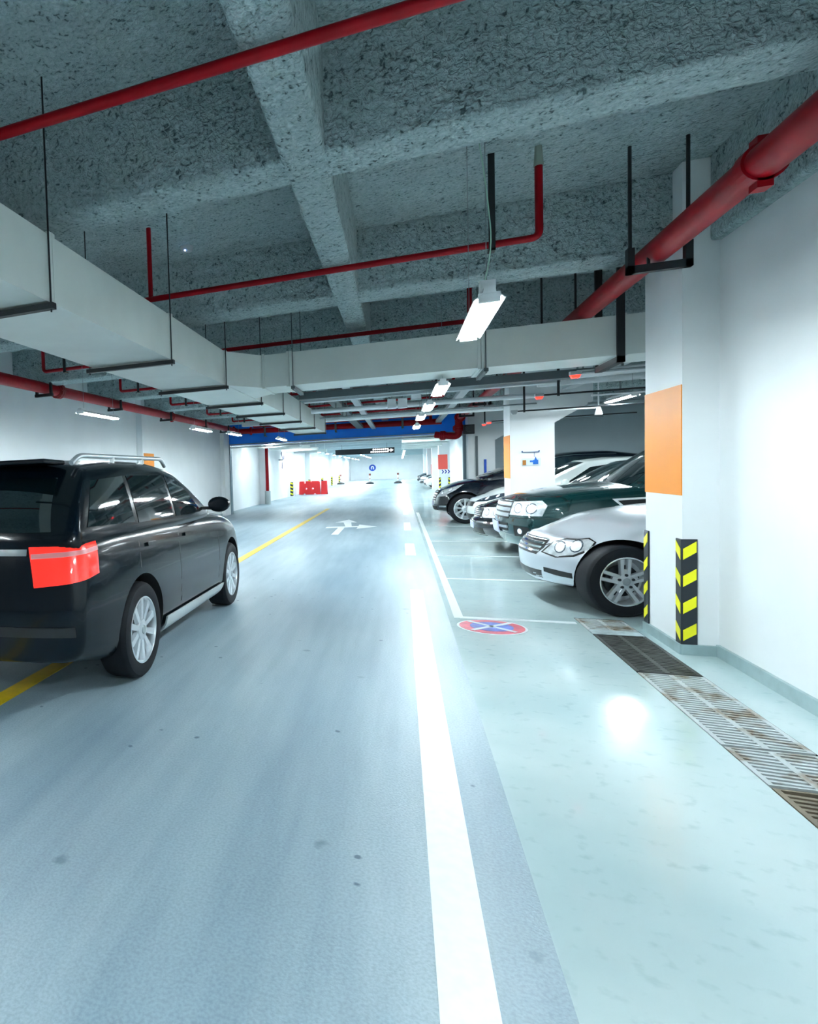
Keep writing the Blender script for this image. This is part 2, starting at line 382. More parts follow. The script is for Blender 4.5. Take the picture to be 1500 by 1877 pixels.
# ------------------------------------------------------------ corner guards, panels
def guard(x, y, sx, sy, label, h=.8, z0=.05, wl=.085):
    """corner at (x,y); legs run along sx*X on the y face and sy*Y on the x face; outward normals are -sy*Y and -sx*X"""
    t = thing('corner_guard', label, 'corner guard', (x, y, z0), 'black and yellow corner guards')
    th = .012; bm = B()
    ox, oy = x-sx*th, y-sy*th
    prism(bm, [(ox, oy, z0), (x+sx*wl, oy, z0), (x+sx*wl, y-sy*.001, z0), (x-sx*.001, y-sy*.001, z0), (x-sx*.001, y+sy*wl, z0), (ox, y+sy*wl, z0)], (0, 0, h))
    obj('rubber_body', bm, RUB, t, bevel=.003)
    bm = B(); n = 4; pit = h/n
    for k in range(n):
        a = z0+.05+pit*k
        e = .0025; yo = oy-sy*e; xo = ox-sx*e
        pts = [(ox+sx*.012, yo, a), (x+sx*(wl-.008), yo, a+.055), (x+sx*(wl-.008), yo, a+.135), (ox+sx*.012, yo, a+.08)]
        prism(bm, pts, (0, sy*e*.9, 0))
        pts = [(xo, oy+sy*.008, a), (xo, y+sy*(wl-.008), a+.06), (xo, y+sy*(wl-.008), a+.135), (xo, oy+sy*.008, a+.08)]
        prism(bm, pts, (sx*e*.9, 0, 0))
    obj('yellow_chevrons', bm, YEL, t)
guard(1.89, 5.65, 1, 1, 'black and yellow corner guard on the near edge of the closest white pillar')
guard(1.89, 6.37, 1, -1, 'black and yellow corner guard beside the wheel of the silver car')
for y, l in ((13.2, 'corner guard on the second pillar, behind the dark green car'),):
    guard(1.89, y, 1, 1, l)
guard(1.89, 35.85, 1, 1, 'left corner guard on the pillar with the coral panel')
guard(2.4, 35.85, -1, 1, 'right corner guard on the pillar with the coral panel')
for y, l in ((35.85, 'corner guard on left pillar beside the red barrier'), (43.4, 'corner guard on the left pillar just behind the red barrier'), (51, 'third corner guard along the far left pillars'), (58.5, 'fourth corner guard along the far left pillars'), (66, 'farthest corner guard along the left pillars')):
    guard(-5.7, y, -1, 1, l, wl=.14)
def panel(name, x0, x1, y0, y1, z0, z1, m, label, cat='painted panel'):
    bm = B(); bx(bm, x0, x1, y0, y1, z0, z1); return tag(obj(name, bm, m), label, cat)
panel('orange_panel', 1.884, 1.8905, 5.651, 6.37, 1.17, 1.975, ORANGE, 'large orange panel on the closest white pillar')
panel('orange_panel', 1.884, 1.8905, 13.201, 13.92, 1.17, 1.975, ORANGE, 'orange panel on the second pillar, above the black sedan')
panel('orange_panel', -5.601, -5.594, 13.45, 14.1, 1.2, 2.02, ORANGE, 'orange panel on left pillar, just above the moving car roof')
panel('orange_panel', -5.701, -5.694, 28.35, 28.95, 1.17, 1.975, ORANGE, 'orange panel beside the red riser pipe on the far left')
panel('coral_panel', 1.85, 2.3, 35.835, 35.851, 1.28, 2.05, PINK, 'coral red square panel on a far right pillar')
for y, l in ((43.4, 'narrow pale red panel on a far left pillar'), (51, 'faint red panel on the farther left pillar')):
    panel('coral_panel', -5.701, -5.69, y+.1, y+.6, 1.3, 2.3, mat('pale_red_paint', srgb(240, 150, 150), .5), l)
# chevron sign
t = thing('chevron_sign', 'small white sign with blue chevrons under the coral panel', 'sign', (2.17, 35.83, 1.05))
bm = B(); bx(bm, 1.98, 2.44, 35.81, 35.835, 1.03, 1.27); obj('board', bm, WSIGN, t)
bm = B()
for k in range(3):
    x = 2.0+.14*k; prism(bm, [(x, 35.809, 1.05), (x+.06, 35.809, 1.05), (x+.13, 35.809, 1.15), (x+.06, 35.809, 1.25), (x, 35.809, 1.25), (x+.07, 35.809, 1.15)], (0, -.003, 0))
obj('chevrons', bm, mat('deep_blue', srgb(16, 40, 150), .5), t)
# notice on second column
t = thing('notice_board', 'small clear notice board with blue and brown pictures on second pillar', 'notice', (2.22, 13.2, 1.4))
bm = B(); bx(bm, 2.07, 2.37, 13.185, 13.2, 1.4, 1.53); obj('board', bm, mat('notice_pale', srgb(214, 226, 234), .3), t)
bm = B(); bx(bm, 2.075, 2.35, 13.17, 13.2, 1.64, 1.652)
for x in (2.08, 2.345): cyl(bm, (x, 13.2, 1.66), (x, 13.165, 1.66), .012, 8)
cyl(bm, (2.27, 13.18, 1.645), (2.27, 13.18, 1.55), .004, 6)
obj('rail', bm, mat('steel_blue', srgb(80, 104, 140), .4), t)
bm = B(); bx(bm, 2.085, 2.14, 13.178, 13.185, 1.41, 1.5); obj('brown_picture', bm, mat('brown_print', srgb(170, 110, 40), .5), t)
bm = B(); bx(bm, 2.25, 2.33, 13.178, 13.185, 1.42, 1.5); prism(bm, [(2.27, 13.178, 1.5), (2.31, 13.178, 1.5), (2.29, 13.178, 1.56)], (0, .007, 0)); bx(bm, 2.2, 2.25, 13.18, 13.185, 1.46, 1.49)
obj('blue_picture', bm, mat('blue_print', srgb(16, 100, 190), .5), t)

# ------------------------------------------------------------ blue shutter and portal
t = thing('roller_shutter', 'wide blue roller shutter box spanning the lane', 'shutter', (-1.9, 21.6, 0))
bm = B(); bx(bm, -5.6, 1.88, 21.45, 21.8, 2.46, 3.25); obj('shutter_box', bm, BLUE, t)
bm = B(); bx(bm, -5.62, 1.88, 21.40, 21.85, 2.37, 2.4); bx(bm, -5.62, 1.88, 21.42, 21.45, 2.47, 2.5); obj('bottom_rail', bm, GALV, t)
for x in (-5.61, 1.84):
    bm = B(); bx(bm, x-.03, x+.05, 21.42, 21.5, 0, 2.46); bx(bm, x-.03, x+.05, 21.56, 21.62, 0, 2.46); obj('guide_rail', bm, mat('rail_steel', srgb(120, 140, 150), .4, metal=.6), t)
# ------------------------------------------------------------ air ducts
def duct_sections(t, axis, a0, a1, cuts, p0, p1, z0, z1):
    cuts = [a0]+[c for c in cuts if a0 < c < a1]+[a1]
    for s0, s1 in zip(cuts, cuts[1:]):
        bm = B()
        for (u0, u1, g) in ((s0+.002, s1-.002, 0), (s0+.002, s0+.03, .012), (s1-.03, s1-.002, .012)):
            if axis == 'y': bx(bm, p0-g, p1+g, u0, u1, z0-g, z1+g)
            else: bx(bm, u0, u1, p0-g, p1+g, z0-g, z1+g)
        obj('duct_section', bm, DUCT, t)
def trapeze(t, axis, a, p0, p1, z, m=BLACK, rod=.005):
    bm = B()
    if axis == 'y': bx(bm, p0-.05, p1+.04, a-.02, a+.02, z-.045, z-.0125)
    else: bx(bm, a-.02, a+.02, p0-.04, p1+.04, z-.045, z-.0125)
    obj('hanger_bar', bm, m, t)
    for p in (p0-.025, p1+.02):
        bm = B()
        q = (p, a) if axis == 'y' else (a, p)
        cyl(bm, (*q, z-.06), (*q, SLAB), rod, 6); obj('hanger_rod', bm, m, t)
hy = [-2.6, -.8, 1.0, 2.84, 4.7, 6.4, 8.2, 9.88, 11.7, 13.7, 15.8]
t = thing('air_duct', 'long pale sheet metal air duct hung along the left of the lane', 'air duct', (-2.05, 7, 2.4))
duct_sections(t, 'y', -3.5, 16.0, [y+.05 for y in hy], -2.4, -1.7, 2.4, 2.76)
for y in hy: trapeze(t, 'y', y, -2.4, -1.7, 2.4)
t = thing('air_duct', 'wide cross duct spanning from the long duct to the white pillar', 'air duct', (.5, 7.2, 2.4))
duct_sections(t, 'x', -1.4, 4.6, [-1.1, .75, 1.88, 3.4], 6.9, 7.5, 2.4, 2.76)
bm = B(); prism(bm, [(-1.69, 6.45, 2.4), (-1.402, 6.9, 2.4), (-1.402, 7.5, 2.4), (-1.69, 7.85, 2.4)], (0, 0, .36)); obj('branch_collar', bm, DUCT, t)
for x in (-1.06, .79): trapeze(t, 'x', x, 6.9, 7.5, 2.4, DARKTR)
bm = B(); bx(bm, 1.83, 1.89, 6.86, 6.885, 2.33, SLAB); bx(bm, 1.83, 1.89, 6.86, 7.56, 2.33, 2.385); bx(bm, 1.83, 1.89, 7.53, 7.56, 2.33, SLAB); obj('hanger_frame', bm, BLACK, t)

# ------------------------------------------------------------ sprinkler branches
br = [(2.27, -4.5, .95, 2.95), (4.9, -4.45, .885, 2.955), (7.33, -4.5, .7, 2.955), (9.75, -4.45, .9, 2.955), (12.2, -4.42, .9, 2.95), (14.8, -4.4, .9, 2.95), (17.3, -4.4, .9, 2.95), (20.0, -4.4, .9, 2.95)]
names = ['thick looking red sprinkler pipe crossing the top left of the picture', 'red sprinkler pipe crossing under the beams in front of the nearest lamp',
         'red sprinkler pipe in the dark gap above the cross duct', 'fourth red sprinkler pipe, just behind the cross duct', 'fifth red sprinkler pipe from the camera, beyond the cross duct',
         'sixth red sprinkler pipe from the camera', 'seventh red sprinkler pipe from the camera', 'farthest red sprinkler pipe before the blue shutter']
for k, ((y, x0, x1, z), l) in enumerate(zip(br, names)):
    t = thing('sprinkler_pipe', l, 'sprinkler pipe', ((x0+x1)/2, y, z), 'red sprinkler branch pipes under the ceiling')
    bm = B(); r = .024
    path(bm, bend([(x0, y, SLAB-.1), (x0, y, z), (x1, y, z), (x1, y, SLAB-.1)], .05), r, 12)
    obj('pipe', bm, RED, t, smooth=True)
    for x in (x0, x1):
        bm = B(); cyl(bm, (x, y, SLAB-.13), (x, y, SLAB), .03, 10, .02)
        obj('plaster_cap', bm, mat('plaster', srgb(150, 160, 150), .8), t)
    if k not in (0, 2):
        bm = B(); path(bm, [(-1.92, y, z), (-1.92, y, SLAB)], .02, 10); obj('riser', bm, RED, t, smooth=True)
    for x in ((x0+.35, x1-.28) if k else (x0+.35,)):
        if k == 2 and x > 0: continue
        bm = B(); bx(bm, x-.02, x+.02, y-.045, y-.035, z-.05, SLAB); bx(bm, x-.02, x+.02, y-.045, y+.03, z-.05, z-.035); obj('hanger_strap', bm, BLACK, t)

# ------------------------------------------------------------ large red mains
def flange(bm, a, ax, r):
    a = Vector(a)
    for o_ in (-.03, .03):
        cyl(bm, a+ax*(o_-.018), a+ax*(o_+.018), r*1.42, 24)
    cyl(bm, a-ax*.09, a+ax*.09, r*1.12, 24)
    u, v = frame_of(ax)
    for i in range(8):
        c = a+(u*math.cos(i*PI/4)+v*math.sin(i*PI/4))*r*1.27; cyl(bm, c-ax*.07, c+ax*.07, .012, 6)
def clampring(bm, a, ax, r):
    a = Vector(a); cyl(bm, a-ax*.04, a+ax*.04, r*1.16, 24)
    u, v = frame_of(ax)
    for s in (-1, 1): c = a+v*s*r*1.2; bx(bm, c.x-.03, c.x+.03, c.y-.04, c.y+.04, c.z-.025, c.z+.025)
AY, AX = Vector((0, 1, 0)), Vector((1, 0, 0))
t = thing('red_main_pipe', 'thick red water main running along the right wall past the pillar', 'water pipe', (1.62, 9, 2.84))
bm = B(); path(bm, bend([(1.62, -3, 2.84), (1.62, 19.9, 2.84)], .1), .08, 24); obj('pipe', bm, RED, t, smooth=True)
for y in (1.6, 3.95): bm = B(); clampring(bm, (1.62, y, 2.84), AY, .08); obj('coupling', bm, RED, t)
for y in (.9, 5.2, 8.0, 11.4, 14.8, 18.0):
    bm = B(); x0, x1 = 1.44, 1.79
    bx(bm, x0, x1, y-.025, y+.025, 2.70, 2.75)
    bx(bm, x0, x0+.04, y-.025, y+.025, 2.70, 2.87); bx(bm, x1-.04, x1, y-.025, y+.025, 2.70, 2.87)
    for x in (x0+.02, x1-.02): cyl(bm, (x, y, 2.87), (x, y, SLAB), .011, 6)
    cyl(bm, (1.62-.06, y, 2.75), (1.62-.06, y, 2.80), .01, 6)
    obj('pipe_bracket', bm, BLACK, t)
t = thing('red_main_pipe', 'thick red water main with bolted flange along the left wall', 'water pipe', (-5.2, 9, 2.93))
bm = B(); path(bm, [(-5.2, -3, 2.93), (-5.2, 21.0, 2.93)], .088, 24); obj('pipe', bm, RED, t, smooth=True)
bm = B(); flange(bm, (-5.2, 8.9, 2.93), AY, .088); obj('flange', bm, mat('flange_red', srgb(140, 24, 26), .45), t)
for y in (14.4, 20.6): bm = B(); clampring(bm, (-5.2, y, 2.93), AY, .088); obj('coupling', bm, RED, t)
for y in (4.4, 8.45, 11.1, 14.0, 16.9, 19.4):
    bm = B(); bx(bm, -5.36, -5.04, y-.025, y+.025, 2.79, 2.835)
    for x in (-5.33, -5.07): bx(bm, x-.02, x+.02, y-.02, y+.02, 2.835, SLAB)
    obj('pipe_bracket', bm, BLACK, t)
t = thing('red_main_pipe', 'red water main crossing in front of the blue shutter box', 'water pipe', (-1.9, 21.0, 2.84))
bm = B(); path(bm, [(-5.5, 21, 2.91), (1.2, 21, 2.82)], .09, 20); obj('pipe', bm, RED, t, smooth=True)
for x in (-5.3, -4.7, .9): bm = B(); clampring(bm, (x, 21, 2.9), AX, .09); obj('coupling', bm, RED, t)
for x in (-4.2, -1.9, .1):
    bm = B(); bx(bm, x-.03, x+.03, 20.88, 20.9, 2.68, SLAB); bx(bm, x-.03, x+.03, 20.88, 21.12, 2.68, 2.71); obj('hanger_strap', bm, DARKTR, t)
t = thing('valve_cluster', 'cluster of red pipe elbows, flanges and valve right of the blue shutter', 'pipe valve', (1.6, 20, 2.5))
bm = B(); path(bm, bend([(1.62, 19.95, 2.84), (1.62, 20.4, 2.84), (1.62, 20.4, 2.3), (1.0, 20.6, 2.4)], .16), .1, 18); obj('elbow', bm, RED, t, smooth=True)
for p_, a_x, r_ in (((1.62, 20.0, 2.84), AY, .1), ((1.62, 20.4, 2.55), Vector((0, 0, 1)), .11), ((1.2, 20.53, 2.36), AX, .1)):
    bm = B(); flange(bm, p_, a_x, r_); obj('flange', bm, RED, t)
bm = B(); bx(bm, 1.72, 2.0, 20.1, 20.3, 2.35, 2.62); cyl(bm, (1.86, 20.1, 2.5), (1.86, 19.95, 2.5), .1, 14); obj('actuator', bm, BLACK, t)
# vertical red riser on far left wall
t = thing('red_riser_pipe', 'vertical red pipe against the far left wall beyond the shutter', 'water pipe', (-5.62, 28.2, 0))
bm = B(); path(bm, [(-5.62, 28.2, .6), (-5.62, 28.2, 3.2)], .075, 14); obj('pipe', bm, RED, t, smooth=True)
bm = B(); cyl(bm, (-5.62, 28.2, 0), (-5.62, 28.2, .6), .13, 14); obj('grey_sleeve', bm, mat('sleeve_grey', srgb(170, 180, 180), .5), t)

# ------------------------------------------------------------ fluorescent lamps
def lamp(x, y, z, label, L=1.1, top=SLAB, tm=TUBE, group='hanging fluorescent lamps', rz=0, wires=True, n=8):
    t = thing('fluorescent_lamp', label, 'lamp', (x, y, z), group, rz)
    bm = B(); h = L/2; w_ = .075
    # folded reflector: two sloping wings with a raised spine, open below
    sec = [(-w_, 0), (-.03, .035), (-.025, .06), (.025, .06), (.03, .035), (w_, 0), (w_-.004, -.002), (.028, .03), (-.028, .03), (-w_+.004, -.002)]
    prism(bm, [(a, -h, b) for a, b in sec], (0, L, 0))
    obj('reflector', bm, WHPL, t, world=False)
    for s in (-1, 1):
        bm = B(); cyl(bm, (s*.036, -h+.03, .004), (s*.036, h-.03, .004), .013, n); obj('tube', bm, tm, t, world=False)
        bm = B(); bx(bm, -.05, .05, s*(h-.02)-.015, s*(h-.02)+.015, -.012, .034); obj('lamp_holder', bm, WHPL, t, world=False)
    if wires:
        for s in (-1, 1):
            bm = B(); cyl(bm, (0, s*h*.8, .06), (0, s*h*.8, top-z), .0025, 5); obj('suspension_wire', bm, GALV, t, world=False)
    return t
l0 = lamp(.44, 4.2, 2.3, 'nearest fluorescent lamp hanging over the lane, big and bright')
bm = B(); path(bm, bend([(-.02, -.44, .06), (.03, -.44, .3), (.0, -.44, .65), (-.04, -.44, .95), (-.05, -.44, SLAB-2.3)], .12), .0035, 6); obj('power_cord', bm, mat('pale_green_cord', srgb(170, 210, 190), .5), l0, world=False, smooth=True)
bm = B(); bx(bm, -.035, .035, -.50, -.42, .055, .11); obj('end_box', bm, WHPL, l0, world=False)
mid = [(.43, 7.7, 2.3, 'second lamp of the row over the lane, just beyond the cross duct'), (.39, 9.8, 2.3, 'third lamp of the row over the lane'),
       (.35, 11.9, 2.31, 'fourth lamp of the row over the lane'), (.34, 14.4, 2.3, 'fifth and smallest lamp of the row over the lane')]
for x, y, z, l in mid: lamp(x, y, z, l)
left = [(-3.73, 7.45, 2.3, 'lamp on the left above the moving car, nearest of the left row'), (-3.45, 11.2, 2.3, 'second lamp of the left row, below the red main'),
        (-3.6, 14.3, 2.38, 'third lamp of the left row, by the corner of the blue shutter'), (-3.0, 17.2, 2.35, 'small lamp in front of the blue shutter on the left')]
for x, y, z, l in left: lamp(x, y, z, l)
lamp(3.22, 11.9, 2.4, 'single lamp glowing in the parking bays beside the pillar', rz=.05)
for x, y, l in ((.5, .15, 'lamp above the camera'), (.5, -2.4, 'lamp behind the camera'), (-3.7, 3.9, 'lamp over the moving car, out of the picture'), (-3.7, .3, 'lamp on the left behind the camera')):
    lamp(x, y, 2.34, l)
ORD = ['nearest of its row', 'second of its row', 'third of its row', 'fourth of its row', 'fifth of its row', 'sixth of its row', 'seventh of its row', 'eighth of its row', 'ninth of its row', 'tenth of its row', 'last but one before the end wall', 'closest to the end wall']
k = 0
for y in range(25, 84, 5):
    for x in (-4.7, -3.3, .3):  # right row past its first lamp is added to brighten the end wall
        if x == -3.3 and y < 42: continue
        k += 1
        lamp(x, y+(1.4 if x > 0 else 0), 2.75 if x == -3.3 else 2.6, 'lamp in the %s row beyond the blue shutter, %s' % ({-4.7: 'left', -3.3: 'middle', .3: 'partly added right'}[x], ORD[(y-25)//5]), L=1.2, top=3.25, tm=TUBEF, group='far lamps beyond the blue shutter', wires=True, n=6)
lamp(3.3, 18.5, 2.4, 'added fill lamp over the bays, hidden behind the second pillar'); lamp(2.8, 15.9, 2.4, 'added fill lamp over the bays, hidden near the second pillar')  # added lamps, out of view, that keep the bays from going dark
lamp(4.5, 9.6, 2.4, 'added fill lamp deep in the bays, hidden behind the nearest pillar'); lamp(5.3, 13.6, 2.4, 'added fill lamp deep in the bays over the rear of the black sedan')  # added out of sight to lighten the wall behind the parked cars
lamp(4.3, 26.5, 2.6, 'added fill lamp in the hidden bays beyond the shutter', top=3.25); lamp(4.6, 42, 2.6, 'added fill lamp over the farthest parked cars', top=3.25)  # unseen lamps added to brighten the far bays

# ------------------------------------------------------------ bay indicators and conduits
def indicator(x, y, z, x1, label, hx, m=GALV, on=True):
    t = thing('bay_indicator', label, 'indicator light', (x, y, z), 'bay occupancy indicators')
    bm = B(); bx(bm, x-.05, x+.05, y-.035, y+.035, z+.0, z+.04); obj('housing', bm, GREYPL, t)
    bm = B(); prism(bm, [(x-.045, y-.03, z), (x+.045, y-.03, z), (x+.03, y-.03, z-.03), (x-.03, y-.03, z-.03)], (0, .06, 0)); obj('led_window', bm, LEDR if on else GREYPL, t)
    bm = B(); cyl(bm, (x+.05, y, z+.02), (x1, y, z+.02), .012, 8); obj('conduit_arm', bm, m, t)
    bm = B(); bx(bm, hx-.014, hx+.014, y-.012, y+.012, z-.005, SLAB); obj('drop_bar', bm, BLACK, t)
indicator(1.73, 7.85, 2.36, 4.5, 'red bay indicator just under the right end of the cross duct', 2.4)
indicator(1.76, 9.85, 2.34, 4.5, 'second red bay indicator, over the dark green car', 1.98, BLACK)
indicator(1.78, 12.0, 2.30, 3.9, 'unlit grey bay indicator on the lowest horizontal bar', 1.93, BLACK, False)
indicator(1.80, 15.3, 2.36, 4.4, 'red bay indicator left of the second pillar', 1.72, BLACK)
indicator(1.95, 17.5, 2.45, 4.4, 'smallest red bay indicator, beside the valve cluster', 2.6)
# trays, conduits under the ceiling
def tray(name, label, cat, a, b, w_, h_, m, drops=()):
    t = thing(name, label, cat, ((a[0]+b[0])/2, (a[1]+b[1])/2, a[2]))
    bm = B()
    if abs(a[0]-b[0]) > abs(a[1]-b[1]): bx(bm, a[0], b[0], a[1]-w_/2, a[1]+w_/2, a[2], a[2]+h_)
    else: bx(bm, a[0]-w_/2, a[0]+w_/2, a[1], b[1], a[2], a[2]+h_)
    obj('tray', bm, m, t)
    for q in drops:
        bm = B(); c = (q, a[1]) if abs(a[0]-b[0]) > abs(a[1]-b[1]) else (a[0], q)
        cyl(bm, (*c, a[2]+h_), (*c, SLAB), .012, 6); obj('drop_rod', bm, GALV, t)
tray('cable_tray', 'dark grey cable tray crossing just behind the cross duct', 'cable tray', (-1.35, 9.35, 2.5), (2.3, 9.35, 2.5), .2, .1, DARKTR, (-1.1, .2, 1.3))
tray('cable_tray', 'pale cable tray crossing behind the dark grey one', 'cable tray', (-1.5, 10.9, 2.62), (2.2, 10.9, 2.62), .2, .08, GREYPL, (-1.2, 1))
tray('cable_tray', 'dark cable tray running along the lane beside the long duct', 'cable tray', (-1.15, 9.5, 2.75), (-1.15, 21, 2.75), .2, .08, DARKTR, (12, 16, 20))
tray('cable_tray', 'pale cable tray running along above the lamps', 'cable tray', (-.75, 8.5, 2.72), (-.75, 21.2, 2.72), .12, .06, GREYPL, (10, 14, 18))
tray('cable_tray', 'thin white cable tray over the right side of the lane', 'cable tray', (1.1, 8.0, 2.78), (1.1, 21.2, 2.78), .14, .07, GREYPL, (10.2, 13.2, 17))
tray('cable_tray', 'grey cable tray crossing near the valve cluster', 'cable tray', (-3.8, 16.0, 2.68), (2.0, 16.0, 2.68), .2, .1, GREYPL, (-2, .5))
tray('cable_tray', 'dark grey cable tray crossing just before the shutter', 'cable tray', (-3.8, 18.5, 2.9), (2.2, 18.5, 2.9), .2, .1, DARKTR, (-2, .5))
tray('cable_tray', 'long pale cable tray crossing over the parking bays', 'cable tray', (2.75, 8, 2.72), (2.75, 13, 2.72), .16, .06, GREYPL, (9, 12))
def run(name, label, cat, pts, r, m, straps=()):
    a, b = Vector(pts[0]), Vector(pts[-1])
    t = thing(name, label, cat, tuple((a+b)/2))
    bm = B(); path(bm, bend(pts, .1), r, 10); obj('tube', bm, m, t, smooth=True)
    for q in (.12, .85):
        c = a.lerp(b, q); 
        if len(pts) > 2 and q < .5: c = a.lerp(Vector(pts[1]), .5)
        bm = B(); bx(bm, c.x-.012, c.x+.012, c.y-.012, c.y+.012, c.z, SLAB); obj('hanger_rod', bm, GALV, t)
run('white_pipe', 'white pipe crossing behind the electric boxes', 'pipe', [(-1.6, 12.6, 2.62), (2.3, 12.6, 2.62)], .045, WHPL)
run('white_pipe', 'white pipe crossing farther back over the lane', 'pipe', [(-1.5, 14.2, 2.56), (2.2, 14.2, 2.56)], .045, WHPL)
run('conduit', 'thin steel conduit just behind the white pipe', 'conduit', [(-1.5, 13.1, 2.52), (2.3, 13.1, 2.52)], .015, GALV)
run('white_pipe', 'white pipe bending up over the parking bays', 'pipe', [(2.0, 9.0, 2.5), (2.9, 9.0, 2.52), (3.2, 9.0, 2.9), (5, 9.0, 2.9)], .05, WHPL)
run('white_pipe', 'thick pale pipe over the bays behind the cross duct', 'pipe', [(2.05, 11.6, 2.72), (6.5, 11.6, 2.72)], .07, WHPL)
run('steel_pipe', 'galvanised pipe crossing high over the bays', 'pipe', [(1.9, 10.6, 2.85), (6.5, 10.6, 2.85)], .04, GALV)
run('steel_pipe', 'galvanised pipe across the bays beside the second pillar', 'pipe', [(3.0, 12.8, 2.42), (6.8, 12.8, 2.42)], .03, GALV)
for x, y, z, l in ((3.1, 12.6, 2.22, 'small white spot lamp on a bar, lower of the two in the bays'), (3.3, 10.9, 2.28, 'small white spot lamp on a bar behind the nearest pillar')):
    t = thing('spot_lamp', l, 'spot lamp', (x, y, z), 'small spot lamps in the bays')
    bm = B(); lathe(bm, [(.012, .14), (.03, .12), (.045, .06), (.06, 0), (.05, -.005)], 'z', 16, (x, y, z)); obj('shade', bm, WHPL, t, smooth=True)
    bm = B(); path(bm, [(x, y, z+.1), (x, y, z+.3), (x, y, SLAB)], .012, 8); cyl(bm, (x-.7, y, z+.12), (x, y, z+.12), .014, 8); obj('bar', bm, WHPL, t)
t = thing('smoke_detector', 'round smoke detector on the ceiling beside the thin rod', 'detector', (-1.766, 5.46, SLAB-.05))
bm = B(); lathe(bm, [(.02, 0), (.045, .01), (.055, .03), (.06, .05)], 'z', 20, (-1.766, 5.46, SLAB-.05)); obj('base', bm, GREYPL, t, smooth=True)
bm = B(); bx(bm, -1.775, -1.765, 5.41, 5.42, SLAB-.05, SLAB-.04); obj('indicator_light', bm, mat('led_blue', (.2, .4, 1), .4, emis=4, ecol=(.3, .5, 1)), t)
for x0, x1, l in ((-.17, -.04, 'left one of two white electric boxes hanging beyond the cross duct'), (-.01, .13, 'right one of two white electric boxes hanging beyond the cross duct'), (.18, .34, 'flat grey electric box just above the white pair')):
    up = .12 if x0 > .1 else 0
    t = thing('electric_box', l, 'electric box', ((x0+x1)/2, 11, 2.42), 'electric boxes')
    bm = B(); bx(bm, x0, x1, 10.9, 11.02, 2.42+up, 2.58+up); obj('box', bm, WHPL if up == 0 else GREYPL, t, bevel=.004)
    bm = B(); bx(bm, x0+.01, x1-.01, 10.893, 10.9, 2.43+up, 2.57+up); obj('cover', bm, WHPL, t)
    bm = B(); cyl(bm, ((x0+x1)/2, 10.96, 2.58+up), ((x0+x1)/2, 10.96, SLAB), .01, 6); obj('conduit_drop', bm, GALV, t)
# far zone: hung white ducts, black sign
for k, y in enumerate((24.6, 27.2, 30.2, 34, 38.5)):
    bm = B(); bx(bm, .1, 1.95, y, y+.5, 2.46+.01*k, 2.62+.01*k)
    for x in (.2, 1.85): cyl(bm, (x, y+.25, 2.6), (x, y+.25, 3.26), .01, 6)
    tag(obj('white_duct', bm, DUCT), 'flat white duct hung beyond the shutter on the right, %s from the shutter' % ['first', 'second', 'third', 'fourth', 'fifth'][k], 'air duct', 'flat white ducts beyond the shutter on the right')
for k, y in enumerate((24.6, 27.2, 30.2, 34)):
    bm = B(); bx(bm, -5.3, -3.6, y, y+.5, 2.44, 2.58)
    for x in (-5.2, -3.7): cyl(bm, (x, y+.25, 2.56), (x, y+.25, 3.26), .01, 6)
    tag(obj('white_duct', bm, DUCT), 'flat white duct hung beyond the shutter on the left, %s from the shutter' % ['first', 'second', 'third', 'fourth'][k], 'air duct', 'flat white ducts beyond the shutter on the left')
t = thing('hanging_sign', 'long black hanging direction sign with white lettering and arrow', 'sign', (-1.97, 40, 2.36))
bm = B(); bx(bm, -3.69, -.28, 40, 40.12, 2.36, 2.69); obj('sign_board', bm, mat('sign_black', srgb(6, 18, 26), .4), t)
bm = B()
SW = mat('sign_lit_white', (1, 1, 1), .4, emis=.5, ecol=(1, 1, 1))
for z0, z1 in ((2.57, 2.65), (2.42, 2.5)):
    x = -1.5 if z0 > 2.5 else -1.62
    while x < -.62:
        bx(bm, x, x+.07, 39.985, 40, z0, z1); bx(bm, x-.01, x+.09, 39.985, 40, (z0+z1)/2-.01, (z0+z1)/2+.012); x += .115
bx(bm, -.66, -.48, 39.985, 40, 2.51, 2.55); prism(bm, [(-.5, 40, 2.43), (-.34, 40, 2.53), (-.5, 40, 2.63)], (0, -.015, 0))
obj('white_lettering', bm, SW, t)
for x in (-3.3, -.7):
    bm = B(); cyl(bm, (x, 40.06, 2.69), (x, 40.06, 3.25), .02, 8); obj('support_rod', bm, GALV, t)
# roundel on far wall
t = thing('round_sign', 'round blue sign with white emblem on the far end wall', 'sign', (-3.28, 84.98, 1.2))
bm = B(); cyl(bm, (-3.28, 84.99, 1.56), (-3.28, 84.94, 1.56), .42, 32); obj('blue_disc', bm, NAVY, t)
bm = B(); n = 10
outer = [(-3.28-.2, 1.36)]+[(-3.28+.2*math.cos(PI-PI*i/n), 1.58+.2*math.sin(PI-PI*i/n)) for i in range(n+1)]+[(-3.08, 1.36)]
inner = [(-3.28+.1, 1.36)]+[(-3.28+.09*math.cos(PI*i/n), 1.56+.09*math.sin(PI*i/n)) for i in range(n+1)]+[(-3.38, 1.36)]
prism(bm, [(a, 84.94, b) for a, b in outer+inner], (0, -.01, 0)); bx(bm, -3.29, -3.27, 84.93, 84.94, 1.36, 1.6); obj('white_emblem', bm, WSIGN, t)
